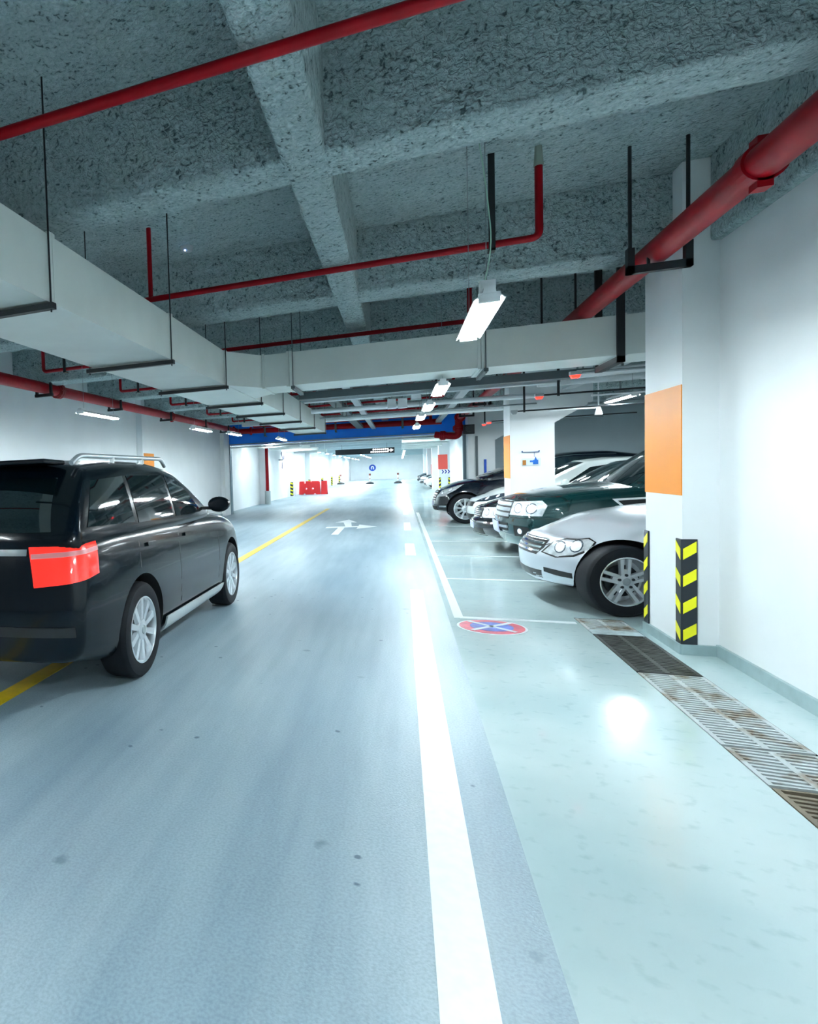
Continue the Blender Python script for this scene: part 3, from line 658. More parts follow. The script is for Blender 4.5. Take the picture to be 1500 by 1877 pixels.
# posts near far wall
for x, y, l in ((-5.5, 64.5, 'white warning post with dark base, left of three before the far wall'), (-2.66, 62.4, 'white warning post with dark base, middle of three'), (-.18, 61.5, 'white warning post with dark base, right of three')):
    t = thing('warning_post', l, 'warning post', (x, y, 0), 'warning posts before the far wall')
    bm = B(); lathe(bm, [(.36, 0), (.36, .08), (.25, .16), (.1, .22)], 'z', 16, (x, y, 0)); obj('base', bm, BLACK, t)
    bm = B(); cyl(bm, (x, y, .2), (x, y, .8), .06, 10); obj('post', bm, WSIGN, t)
    bm = B(); cyl(bm, (x, y, .8), (x, y, .98), .09, 10); cyl(bm, (x, y, .45), (x, y, .52), .065, 10); obj('band', bm, mat('band_brown', srgb(120, 60, 50), .5), t)
# water barriers
def barrier(x0, w_, y, label, holes):
    t = thing('water_barrier', label, 'traffic barrier', (x0+w_/2, y, 0), 'red plastic barriers')
    cu = bpy.data.curves.new('outline', 'CURVE'); cu.dimensions = '2D'; cu.fill_mode = 'BOTH'; cu.extrude = .16; cu.bevel_depth = .02
    def spl(pts):
        s = cu.splines.new('POLY'); s.points.add(len(pts)-1); s.use_cyclic_u = True
        for p_, q in zip(s.points, pts): p_.co = (q[0], q[1], 0, 1)
    if holes:
        out = [(0, 0), (.2, 0), (.26, .08), (.36, .08), (.42, 0), (w_-.42, 0), (w_-.36, .08), (w_-.26, .08), (w_-.2, 0), (w_, 0), (w_-.03, .74), (w_-.1, .8), (w_*.62, .8), (w_*.6, .74), (w_*.56, .74), (w_*.54, .8), (.42, .8), (.4, .66), (.3, .66), (.28, .8), (.05, .8), (.03, .74)]
        spl(out)
        for cx_ in (.34*w_, .66*w_): spl([(cx_+.075*math.cos(a*PI/8), .36+.075*math.sin(a*PI/8)) for a in range(16)][::-1])
    else: spl([(0, 0), (w_, 0), (w_-.02, .8), (.03, .8)])
    tmp = bpy.data.objects.new('tmp', cu); COL.objects.link(tmp); bpy.context.view_layer.update()
    me = bpy.data.meshes.new_from_object(tmp.evaluated_get(bpy.context.evaluated_depsgraph_get()))
    bpy.data.objects.remove(tmp)
    me.transform(Matrix.Translation((-w_/2, 0, 0)) @ Matrix.Rotation(PI/2, 4, 'X')); me.materials.clear(); me.materials.append(BARR)
    o = bpy.data.objects.new('barrier_body', me); COL.objects.link(o); o.parent = t
barrier(-5.78, 1.25, 39, 'red plastic water barrier with two round holes by left pillar', True)
barrier(-4.46, .34, 39, 'narrow red plastic barrier right of the larger red one', False)
t = thing('wall_fixture', 'small dark blue winged fixture high on the far left wall', 'wall fixture', (-5.95, 33.3, 1.9))
bm = B(); cyl(bm, (-6, 33.3, 2.1), (-5.8, 33.3, 2.1), .03, 8); obj('arm', bm, DARKTR, t)
bm = B()
for a in (.3, 2.2, 4.3):
    c, s = math.cos(a), math.sin(a)
    prism(bm, [(-5.78, 33.3, 2.1), (-5.78, 33.3+.5*c-.12*s, 2.1+.5*s+.12*c), (-5.78, 33.3+.5*c+.12*s, 2.1+.5*s-.12*c)], (-.02, 0, 0))
obj('blades', bm, mat('navy_blade', srgb(40, 50, 90), .5), t)
# service riser on third pillar
t = thing('cable_riser', 'dark vertical cable riser on the third pillar', 'cable riser', (2.1, 20.7, .2))
bm = B(); bx(bm, 2.08, 2.14, 20.7, 20.75, .2, 2.3); obj('cover', bm, DARKTR, t)
bm = B(); bx(bm, 2.30, 2.36, 20.72, 20.75, 1.0, 1.6); obj('blue_strip', bm, NAVY, t)
# ------------------------------------------------------------ cars
def curve(pts):
    """monotone cubic through control points -> function"""
    X = np.array([p[0] for p in pts], float); Y = np.array([p[1] for p in pts], float)
    h = np.diff(X); d = np.diff(Y)/h; mm = np.zeros(len(X))
    mm[0], mm[-1] = d[0], d[-1]
    for i in range(1, len(X)-1):
        if d[i-1]*d[i] > 0:
            w1, w2 = 2*h[i]+h[i-1], h[i]+2*h[i-1]; mm[i] = (w1+w2)/(w1/d[i-1]+w2/d[i])
    def f(x):
        if x <= X[0]: return float(Y[0])
        if x >= X[-1]: return float(Y[-1])
        i = int(np.searchsorted(X, x)-1); t = (x-X[i])/h[i]
        return float((2*t**3-3*t**2+1)*Y[i]+(t**3-2*t**2+t)*h[i]*mm[i]+(-2*t**3+3*t**2)*Y[i+1]+(t**3-t**2)*h[i]*mm[i+1])
    return f
HALF = [(0, 0), (.4, 0), (.75, 0), (.9, 0), (.96, .012), (.985, .04), (.997, .09), (1, .17), (1, .28), (1, .4), (1, .5), (1, .6), (1, .7), (1, .79), (.998, .86), (.99, .91), (.975, .95), (.95, .978), (.91, .994), (.86, 1), (.78, 1), (.66, 1), (.52, 1), (.36, 1), (.18, 1), (0, 1)]
RING = HALF+[(-t, r) for t, r in HALF[1:-1]][::-1]
def loft(bm, fn, stations, qs, rr):
    """fn(s,t,r,end) -> xyz ; rounded end caps made of concentric rings"""
    rings = []
    def cap(s, qlist):
        out = []
        for q in qlist: out.append([bm.verts.new(fn(s, t*q, .5+(r-.5)*q, 1-q)) for t, r in RING])
        return out
    front = cap(0, qs)[::-1]; back = cap(1, qs)
    mid = [[bm.verts.new(fn(s, t, r, None)) for t, r in RING] for s in stations]
    rings = front+mid+back; n = len(RING)
    for a, b in zip(rings, rings[1:]):
        for i in range(n): bm.faces.new((a[i], a[(i+1) % n], b[(i+1) % n], b[i]))
    bm.faces.new(rings[0]); bm.faces.new(rings[-1][::-1])
QS = [1-.004, .985, .97, .95, .92, .88, .8, .7, .6, .5, .4, .3, .2, .1]
def add_decal(bvh, name, pts, d, m, parent, off=.004, cell=.045, skirt=.012, lift=None):
    d = Vector(d).normalized(); up = Vector((0, 0, 1)); ri = d.cross(up).normalized(); u2 = ri.cross(d)
    P = [Vector(p) for p in pts]; a = [(p.dot(ri), p.dot(u2)) for p in P]
    bm = B(); f = bm.faces.new([bm.verts.new((x, y, 0)) for x, y in a])
    x0, x1 = min(q[0] for q in a), max(q[0] for q in a); y0, y1 = min(q[1] for q in a), max(q[1] for q in a)
    for ax, lo, hi in ((0, x0, x1), (1, y0, y1)):
        n = int((hi-lo)/cell)+1
        for i in range(1, n):
            co = [0, 0, 0]; co[ax] = lo+(hi-lo)*i/n; no = [0, 0, 0]; no[ax] = 1
            bmesh.ops.bisect_plane(bm, geom=bm.verts[:]+bm.edges[:]+bm.faces[:], plane_co=co, plane_no=no)
    bmesh.ops.triangulate(bm, faces=[f for f in bm.faces if len(f.verts) > 4])
    for v in bm.verts:
        o_ = ri*v.co.x+u2*v.co.y
        hit = bvh.ray_cast(o_-d*6, d)
        if hit[0] is None:
            hit = bvh.find_nearest(o_ + d*((P[0]).dot(d)))
        nrm = hit[1]
        if nrm.dot(d) > 0: nrm = -nrm
        v.co = hit[0]+nrm*off
    ed = [e for e in bm.edges if len(e.link_faces) == 1]
    r = bmesh.ops.extrude_edge_only(bm, edges=ed)
    for v in [g for g in r['geom'] if isinstance(g, bmesh.types.BMVert)]: v.co += d*skirt
    o = obj(name, bm, m, parent, smooth=50, world=False)
    return o
def line_pts(pts, w_):
    """thin ribbon polygon in (x,z) around a polyline"""
    P = [Vector((p[0], p[1])) for p in pts]; A, Bq = [], []
    for i, p in enumerate(P):
        d = (P[min(i+1, len(P)-1)]-P[max(0, i-1)]).normalized(); n = Vector((-d.y, d.x))*w_/2
        A.append(p+n); Bq.append(p-n)
    return [(q.x, q.y) for q in A+Bq[::-1]]
def wheel(parent, x, y, side, R, rim, style, name='wheel', rm=ALLOY, nsp=5, steer=0):
    """side: -1 faces -y, +1 faces +y"""
    h = bpy.data.objects.new(name, None); COL.objects.link(h); h.parent = parent; h.location = (x, y, R); h.empty_display_size = .1
    h.rotation_euler = (0, 0, steer if side < 0 else PI+steer)
    W_ = .215
    bm = B()
    prof = [(rim*.97, .01), (rim*1.02, -.002), (rim*1.06, -.004), (R*.86, -.012), (R*.94, -.004), (R*.985, .014), (R, .035), (R, W_-.035), (R*.985, W_-.01), (R*.9, W_), (rim, W_-.01)]
    lathe(bm, prof, 'y', 56, caps=False)
    obj('tyre', bm, TYRE, h, smooth=30, world=False)
    bm = B()
    lathe(bm, [(rim*1.0, .004), (rim*1.02, -.004), (rim*.975, -.006), (rim*.945, .004), (rim*.935, .03), (rim*.9, .12), (rim*.6, .125)], 'y', 48, caps=False)
    o = obj('rim_barrel', bm, rm, h, smooth=35, world=False)
    bm = B(); lathe(bm, [(0.001, .07), (rim*.66, .07), (rim*.66, .09), (0.001, .095)], 'y', 32); obj('brake_disc', bm, mat('disc_dark', srgb(46, 54, 60), .4, metal=.7), h, smooth=35, world=False)
    bm = B()
    def spoke(a, wi, wo, ri, ro, yi, yo, off=0, offo=None):
        offo = off if offo is None else offo
        c, s = math.cos(a), math.sin(a); q = []
        for rr2, ww, yy, oo in ((ri, wi, yi, off), (ro, wo, yo, offo)):
            for sg, e in ((-1, 0), (1, 0), (1, .028), (-1, .028)):
                px, pz = rr2, oo+sg*ww/2*(1 if e == 0 else 1.35)
                q.append(bm.verts.new((px*c-pz*s, yy+e, px*s+pz*c)))
        for f in ((0, 1, 2, 3), (4, 7, 6, 5), (0, 4, 5, 1), (1, 5, 6, 2), (2, 6, 7, 3), (3, 7, 4, 0)): bm.faces.new([q[i] for i in f])
    for k in range(nsp):
        a = 2*PI*k/nsp+PI/2
        if style == 'double':
            for s in (-1, 1): spoke(a, .026, .03, rim*.26, rim*.95, .012, .004, s*.027, s*.034)
            spoke(a, .05, .03, rim*.2, rim*.5, .016, .02, 0)
        elif style == 'wide': spoke(a, .05, .075, rim*.2, rim*.95, .014, .004)
        else: spoke(a, .034, .045, rim*.2, rim*.95, .014, .004)
    lathe(bm, [(.001, .0), (rim*.14, .0), (rim*.3, .008), (rim*.34, .022), (rim*.34, .06), (0.001, .06)], 'y', 32)
    obj('spokes', bm, rm, h, smooth=30, world=False)
    for k in range(5 if style == 'double' else 0):
        a = 2*PI*k/5+PI/2; bm = B()
        cyl(bm, (rim*.27*math.cos(a), -.004, rim*.27*math.sin(a)), (rim*.27*math.cos(a), .012, rim*.27*math.sin(a)), .0125, 10)
        obj('lug_nut', bm, mat('lug_dark', srgb(40, 50, 58), .4, metal=.5), h, world=False)
    bm = B(); lathe(bm, [(.001, -.006), (.03, -.005), (.034, 0), (.034, .004)], 'y', 24); obj('centre_cap', bm, mat('cap_grey', srgb(160, 170, 176), .35, metal=.6), h, smooth=35, world=False)
    return h

def car(label, loc, rz, paint, sp, group=None, name='car', cat='car'):
    L, W = sp['L'], sp['W']/2; R = sp['R']
    t = thing(name, label, cat, loc, group, rz)
    top, bot, hwf = curve(sp['top']), curve(sp['bot']), curve(sp['hw'])
    nose, tail = curve(sp['nose']), curve(sp['tail']); crown = curve(sp['crown'])
    sec = curve([(0, .9), (.08, .955), (.2, .985), (.42, 1), (.62, .995), (.8, .985), (1, sp.get('shoulder', .94))])
    pcf, pcr = sp.get('pcf', .24), sp.get('pcr', .16); rr = .05
    def fn(s, tt, r, end):
        xb = s*L; b = bot(xb); tp = top(xb)
        z = b+r*(tp-b)+crown(xb)*(1-tt*tt)*max(0, r)**6
        y = W*hwf(xb)*tt*sec(r)
        xn = nose(z)+pcf*abs(tt)**2.6; xt = L-tail(z)-pcr*abs(tt)**2.6
        k = s
        x = (xn+rr)*(1-k)+(xt-rr)*k
        if end is not None:
            e = min(1, end/.1); o_ = rr*math.sqrt(max(0, 1-(1-e)**2))
            x += -o_ if s == 0 else o_
        return (x, y, z)
    bm = B(); loft(bm, fn, [i/70 for i in range(71)], QS, rr)
    bmesh.ops.recalc_face_normals(bm, faces=bm.faces)
    body = obj('body', bm, [paint, mat('wheel_well', srgb(14, 18, 22), .8)], t, world=False)
    # wheel wells
    Ra = R+sp.get('gap', .05); cut = B()
    for wx in sp['wx']:
        for s in (-1, 1): cyl(cut, (wx, s*(W-.34), R+.015), (wx, s*(W+.2), R+.015), Ra, 48)
    bmesh.ops.recalc_face_normals(cut, faces=cut.faces)
    me = bpy.data.meshes.new('cut'); cut.to_mesh(me); cut.free(); co = bpy.data.objects.new('cut', me); COL.objects.link(co)
    me.transform(t.matrix_basis)
    md = body.modifiers.new('b', 'BOOLEAN'); md.object = co; md.operation = 'DIFFERENCE'; md.solver = 'EXACT'
    bpy.context.view_layer.update()
    me2 = bpy.data.meshes.new_from_object(body.evaluated_get(bpy.context.evaluated_depsgraph_get()))
    body.modifiers.clear(); old = body.data; body.data = me2; bpy.data.objects.remove(co); bpy.data.meshes.remove(old)
    me2.materials.clear(); me2.materials.append(paint); me2.materials.append(MATS['wheel_well'])
    for f in me2.polygons:
        c = f.center; f.material_index = 0; f.use_smooth = True
        for wx in sp['wx']:
            dd = math.hypot(c.x-wx, c.z-R-.015)
            rad = Vector((c.x-wx, 0, c.z-R-.015))
            if abs(c.y) < W-.33 and dd < Ra and abs(f.normal.y) > .9 and abs(c.y) > W-.4: f.material_index = 1
            if dd < Ra+.01 and dd > .02 and abs(f.normal.y) < .3 and abs(f.normal.dot(rad.normalized())) > .85 and abs(dd-Ra) < .02: f.material_index = 1
        if c.z < bot(c.x)+.03 and abs(f.normal.z) > .8: f.material_index = 1
    me2.set_sharp_from_angle(angle=math.radians(42))
    bvb = BVHTree.FromPolygons([v.co.copy() for v in me2.vertices], [tuple(p.vertices) for p in me2.polygons])
    # cabin
    c = sp['cab']; zb = c['zb']; roof = curve(c['roof']); cw = c['w']/2; tum = c.get('tum', .2)
    xr0, xr1 = c['base']; xt0, xt1 = c['roofx']; zt = c['zt']
    wsc = c.get('wscurve', .18)
    def fc(s, tt, r, end):
        xb = xt0+(xt1-xt0)*s; rf = roof(xb)
        z = zb+r*(rf-zb)+.035*(1-tt*tt)*max(0, r)**6
        k = max(0, (z-c['belt'])/(zt-c['belt']))
        y = cw*tt*(1-tum*min(k, 1.2)**1.25) * (1-.05*(abs(2*s-1))**3)
        bow = .05*math.sin(PI*min(1, k))
        xf = xr0+(xt0-xr0)*k-bow+wsc*abs(tt)**2.4*1.0; xk = xr1+(xt1-xr1)*k+bow*c.get('rbow', 1)-.12*abs(tt)**2.4
        x = (xf+.03)*(1-s)+(xk-.03)*s
        if end is not None:
            e = min(1, end/.1); o_ = .03*math.sqrt(max(0, 1-(1-e)**2)); x += -o_ if s == 0 else o_
        return (x, y, z)
    bm = B(); loft(bm, fc, [i/40 for i in range(41)], QS, .03)
    bmesh.ops.recalc_face_normals(bm, faces=bm.faces)
    vs = [v.co.copy() for v in bm.verts]; bm.verts.index_update(); fs = [tuple(v.index for v in f.verts) for f in bm.faces]
    bvc = BVHTree.FromPolygons(vs, fs)
    obj('cabin', bm, paint, t, smooth=45, world=False)
    fx = lambda k, tt: fc(0, tt, (c['belt']+k*(zt-c['belt'])-zb)/(roof(xt0)-zb), None)
    bk = lambda k, tt: fc(1, tt, (c['belt']+k*(zt-c['belt'])-zb)/(roof(xt1)-zb), None)
    # windscreen and rear window
    n = 8
    def glasspoly(g, k0, k1, t0, t1):
        P = [g(k0, -t0+2*t0*i/n) for i in range(n+1)]+[g(k1, t1-2*t1*i/n) for i in range(n+1)]
        return [Vector(p) for p in P]
    add_decal(bvc, 'windscreen', glasspoly(fx, .06, .93, .84, .84), (1, 0, 0), sp.get('glass', DGLASS), t, cell=.08)
    add_decal(bvc, 'rear_window', glasspoly(bk, .12, .86, .8, .8), (-1, 0, 0), DGLASS, t, cell=.08)
    for s in (-1, 1):
        for poly in c['side']:
            add_decal(bvc, 'side_window', [(x, s*W, z) for x, z in poly], (0, -s, 0), DGLASS, t, cell=.08)
    for tr in sp.get('trim', []):  # window line trims
        for s in (-1, 1): add_decal(bvc, 'window_trim', [(x, s*W, z) for x, z in line_pts(tr, .018)], (0, -s, 0), CHROME, t, off=.008, cell=.08)
    for dl in sp.get('seams', []):
        for s in (-1, 1): add_decal(bvb, 'door_seam', [(x, s*W, z) for x, z in line_pts(dl, .008)], (0, -s, 0), GRILLB, t, off=.0008, cell=.1, skirt=.002)
    for hx, hz in sp.get('handles', []):
        for s in (-1, 1):
            add_decal(bvb, 'door_handle', [(hx, s*W, hz), (hx+.17, s*W, hz+.008), (hx+.17, s*W, hz+.036), (hx, s*W, hz+.03)], (0, -s, 0), paint, t, off=.018, skirt=.022)
    for nm, pts, d, m, off, both in sp.get('decals', []):
        for s in ((-1, 1) if both else (-1,)):
            P = [(x, y*(-s) if both else y, z) for x, y, z in pts]; dd = (d[0], d[1]*(-s) if both else d[1], d[2])
            add_decal(bvb, nm, P, dd, m, t, off=off, cell=.035, skirt=.014)
    # mirrors
    mx, mz = sp['mirror']
    for s in (-1, 1):
        bm = B(); bmesh.ops.create_uvsphere(bm, u_segments=16, v_segments=10, radius=1)
        for v in bm.verts:
            x_, y_, z_ = v.co; x_ = max(x_, -1) if x_ < 0 else min(x_, .35)
            v.co = (mx+x_*.09, s*(W+.09)+y_*.11, mz+z_*.075)
        mo = obj('mirror', bm, paint, t, smooth=50, world=False)
        bm = B(); bx(bm, mx-.02, mx+.03, min(s*(W-.1), s*(W+.03)), max(s*(W-.1), s*(W+.03)), mz-.05, mz-.02); obj('mirror_arm', bm, GRILLB, mo, world=False)
    for i, wx in enumerate(sp['wx']):
        for s in (-1, 1):
            wheel(t, wx, s*(W-.02 if i == 0 else W-.015), s, R, sp['rim'], sp['style'], nsp=sp.get('nsp', 5), steer=sp.get('steer', 0) if i == 0 else 0)
    return t, body, bvb, bvc, fn, fc

def paintm(name, col, rough, metal, coat=1): return mat(name, col, rough, metal, coat)
P_SILVER = paintm('paint_silver', srgb(206, 213, 220), .32, .4)
P_GREEN = paintm('paint_green', srgb(0, 52, 54), .25, .35)
P_BLACK = paintm('paint_black', srgb(5, 12, 22), .2, .2)
P_NAVY = paintm('paint_navy', srgb(6, 16, 30), .2, .3)
P_WHITE = paintm('paint_white', srgb(224, 232, 230), .3, .1)
P_DARK = paintm('paint_dark', srgb(3, 12, 20), .2, .0, .15); P_DARK.node_tree.nodes['Principled BSDF'].inputs['Specular IOR Level'].default_value = .2
NOSE = [(.15, .1), (.3, .02), (.45, 0), (.6, .02), (.72, .09), (.8, .2)]
BOT = lambda g, L: [(0, g+.03), (.35, g), (1.0, g-.02), (L-.8, g-.02), (L, g+.08)]
HW = lambda L, f=.93, r=.93: [(0, f), (.35, .975), (.9, 1), (L-.9, 1), (L-.3, .975), (L, r)]

def taillights(z0, z1, L, W):
    return ('tail_lamp', [(L-.38, -W, z0+.02), (L-.02, -W+.06, z0), (L, -W+.34, z0), (L, -W+.36, z1), (L-.03, -W+.06, z1), (L-.38, -W, z1)], (-1, 1, 0), mat('tail_red_off', srgb(130, 8, 14), .2, coat=1), .006, True)

# --- silver saloon
W = .885
silver = dict(L=4.72, W=1.77, R=.33, rim=.222, wx=(.64, 3.49), style='double', nsp=5, gap=.035, steer=math.radians(12),
    top=[(0, .68), (.12, .75), (.35, .83), (.7, .89), (1.2, .94), (1.7, .965), (3.5, .99), (4.3, .98), (4.72, .93)],
    bot=BOT(.2, 4.72), hw=HW(4.72, .86), crown=[(0, .05), (.4, .07), (1.2, .06), (1.8, .02), (4.72, .03)],
    nose=[(.15, .16), (.24, .05), (.36, .01), (.5, 0), (.6, .04), (.7, .12), (.8, .2)], tail=[(.2, .1), (.5, 0), (.9, .06)], pcf=.3,
    cab=dict(zb=.8, belt=.95, zt=1.4, w=1.66, tum=.22, base=(1.25, 4.15), roofx=(2.0, 3.5), roof=[(1.9, 1.37), (2.5, 1.41), (3.0, 1.41), (3.6, 1.37)],
        side=[[(1.72, .97), (2.18, 1.30), (2.62, 1.35), (2.62, .98)], [(2.68, .98), (2.68, 1.35), (3.15, 1.33), (3.5, 1.2), (3.6, .99)]]),
    seams=[[(1.5, .3), (1.48, .6), (1.55, .93)], [(2.65, .28), (2.65, .96)]], handles=[(2.35, .78), (3.3, .8)], mirror=(1.72, .99),
    decals=[
     ('headlamp', [(0.048, -0.504, 0.550), (0.120, -0.650, 0.525), (0.216, -0.776, 0.550), (0.304, -0.844, 0.610), (0.328, -0.854, 0.670), (0.272, -0.825, 0.695), (0.208, -0.766, 0.680), (0.144, -0.698, 0.680), (0.088, -0.601, 0.645)], (.62, .78, 0), HLAMP, .008, True),
     ('headlamp_surround', [(0.028, -0.475, 0.545), (0.112, -0.640, 0.510), (0.220, -0.786, 0.535), (0.320, -0.854, 0.600), (0.344, -0.858, 0.675), (0.276, -0.825, 0.710), (0.208, -0.761, 0.694), (0.140, -0.689, 0.694), (0.080, -0.582, 0.660)], (.62, .78, 0), GRILLB, .002, True),
     ('grille', [(0, -.42, .60), (0, -.36, .52), (0, .36, .52), (0, .42, .60), (0, .40, .68), (0, -.40, .68)], (1, 0, -.1), GRILLB, .004, False),
     ('fog_slot', [(.04, -.50, .355), (.12, -.62, .335), (.22, -.74, .325), (.22, -.74, .375), (.12, -.62, .39), (.04, -.5, .40)], (.75, .66, 0), GRILLB, .004, True),
     ('lower_intake', [(0, -.4, .28), (0, .4, .28), (0, .42, .36), (0, -.42, .36)], (1, 0, 0), GRILLB, .003, False),
     ('bonnet_seam', [(.05, -.44, .70), (.24, -.66, .755), (.34, -.72, .79), (.34, -.715, .797), (.24, -.65, .762), (.05, -.43, .707)], (.4, .4, -.8), GRILLB, .001, True),
     ('bumper_seam', [(.62, -W, .655), (.5, -W, .655), (.5, -W, .662), (.62, -W, .662)], (0, 1, 0), GRILLB, .001, True),
     taillights(.72, .9, 4.72, W)])
def grille_bars(t, bvb, z0, z1, n, w_, m=CHROME, d=(1, 0, 0), th=.016):
    for k in range(n):
        z = z0+(z1-z0)*(k+.5)/n
        add_decal(bvb, 'grille_bar', [(0, -w_, z-th/2), (0, w_, z-th/2), (0, w_, z+th/2), (0, -w_, z+th/2)], d, m, t, off=.014, cell=.06, skirt=.016)
def headlamp_bulbs(t, bvb, pts, r=.05, d=(.6, .8, 0), m=None):
    for s in (-1, 1):
        for x, y, z in pts*1:
            d_ = Vector((d[0], d[1]*-s, 0)).normalized(); ri = d_.cross(Vector((0, 0, 1))).normalized()
            c0 = Vector((x, y*-s, z))
            P = [c0+ri*r*math.cos(a)+Vector((0, 0, r*math.sin(a))) for a in [2*PI*i/12 for i in range(12)]]
            P2 = [c0+(q-c0)*1.22 for q in P]
            add_decal(bvb, 'reflector_ring', P2, d_, mat('ring_grey', srgb(110, 124, 136), .2, metal=.5), t, off=.0095, cell=.03, skirt=.004)
            add_decal(bvb, 'lamp_reflector', P, d_, m or mat('reflector_bright', srgb(250, 252, 255), .25, metal=.1), t, off=.012, cell=.03, skirt=.006)
t, b, bvb, bvc, fn, fc = car('silver saloon parked nearest, its front wheel beside the closest white pillar', (1.2, 7.66, 0), math.radians(3), P_SILVER, silver, 'cars parked in the right hand bays')
grille_bars(t, bvb, .53, .68, 4, .38); headlamp_bulbs(t, bvb, [(.135, -.67, .61), (.235, -.775, .63)], .046)

# --- dark green 4x4
W = .95
green = dict(L=4.5, W=1.9, R=.365, rim=.235, wx=(.88, 3.54), style='wide', nsp=5, gap=.06,
    top=[(0, .95), (.1, .99), (.4, 1.04), (1.0, 1.09), (1.6, 1.12), (4.2, 1.13), (4.5, 1.08)],
    bot=[(0, .36), (.3, .25), (.8, .22), (3.8, .22), (4.5, .36)], hw=HW(4.5, .9), crown=[(0, .03), (.5, .06), (1.1, .07), (1.7, .03), (4.5, .02)], shoulder=.955,
    nose=[(.2, .3), (.3, .16), (.42, .06), (.55, .01), (.65, 0), (.8, .03), (.95, .07), (1.05, .12)], tail=[(.3, .1), (.6, 0), (1.1, .05)], pcf=.26,
    cab=dict(zb=.98, belt=1.1, zt=1.68, w=1.78, tum=.15, base=(1.18, 4.4), roofx=(1.95, 4.1), roof=[(1.9, 1.66), (2.5, 1.71), (3.4, 1.71), (4.1, 1.66)],
        side=[[(1.72, 1.13), (2.12, 1.5), (2.3, 1.57), (2.65, 1.59), (2.65, 1.14)], [(2.72, 1.14), (2.72, 1.59), (3.5, 1.58), (3.5, 1.15)], [(3.58, 1.16), (3.58, 1.57), (4.0, 1.52), (4.1, 1.18)]]),
    seams=[[(1.55, .35), (1.5, .7), (1.6, 1.08)], [(2.68, .32), (2.68, 1.1)]], handles=[(2.35, .95), (3.3, .96)], mirror=(1.78, 1.16),
    decals=[
     ('headlamp', [(.06, -.56, .77), (.10, -.58, .94), (.36, -.86, .96), (.42, -.9, .90), (.38, -.88, .77)], (.62, .78, 0), HLAMP, .008, True),
     ('grille', [(0, -.5, .72), (0, .5, .72), (0, .53, .95), (0, -.53, .95)], (1, 0, 0), GRILLB, .004, False),
     ('lower_grille', [(0, -.5, .56), (0, .5, .56), (0, .5, .66), (0, -.5, .66)], (1, 0, 0), GRILLB, .004, False),
     ('licence_plate', [(0, -.24, .52), (0, .24, .52), (0, .24, .66), (0, -.24, .66)], (1, 0, 0), PLATE, .03, False),
     ('fog_recess', [(.12, -.62, .5), (.3, -.78, .5), (.3, -.78, .62), (.12, -.62, .64)], (.7, .7, 0), GRILLB, .003, True),
     ('bumper_seam', [(.05, -.6, .735), (.5, -.92, .735), (.85, -W, .75), (.85, -W, .758), (.5, -.92, .743), (.05, -.6, .743)], (.55, .83, 0), GRILLB, .001, True),
     ('lower_bumper', [(.15, -.7, .27), (.6, -W, .27), (.6, -W, .3), (.15, -.7, .33)], (.6, .8, 0), mat('bumper_grey', srgb(120, 134, 140), .4), .006, True),
     ('side_vent', [(1.12, -W, .97), (1.24, -W, .84), (1.46, -W, .86), (1.48, -W, .985)], (0, 1, 0), GRILLB, .002, True),
     taillights(.85, 1.1, 4.5, W)])
t, b, bvb, bvc, fn, fc = car('dark green off-road car parked between silver saloon and black sedan', (1.24, 9.9, 0), 0, P_GREEN, green, 'cars parked in the right hand bays')
grille_bars(t, bvb, .73, .94, 3, .5, mat('grille_silver', srgb(170, 178, 184), .3, metal=.6), th=.045); grille_bars(t, bvb, .57, .65, 1, .5, MATS['grille_silver'], th=.03)
headlamp_bulbs(t, bvb, [(.16, -.66, .86), (.30, -.79, .86)], .055)
headlamp_bulbs(t, bvb, [(.2, -.7, .57)], .035, (.7, .7, 0))
for s in (-1, 1):
    for P in ([(1.1, .975), (1.48, .995), (1.48, .975), (1.14, .955)], [(1.1, .975), (1.24, .83), (1.26, .845), (1.14, .965)], [(1.24, .83), (1.46, .85), (1.46, .87), (1.26, .85)], [(1.46, .85), (1.5, .995), (1.47, .99), (1.43, .86)]):
        add_decal(bvb, 'vent_frame', [(x, s*.95, z) for x, z in P], (0, -s, 0), WHPL, t, off=.012, skirt=.014)

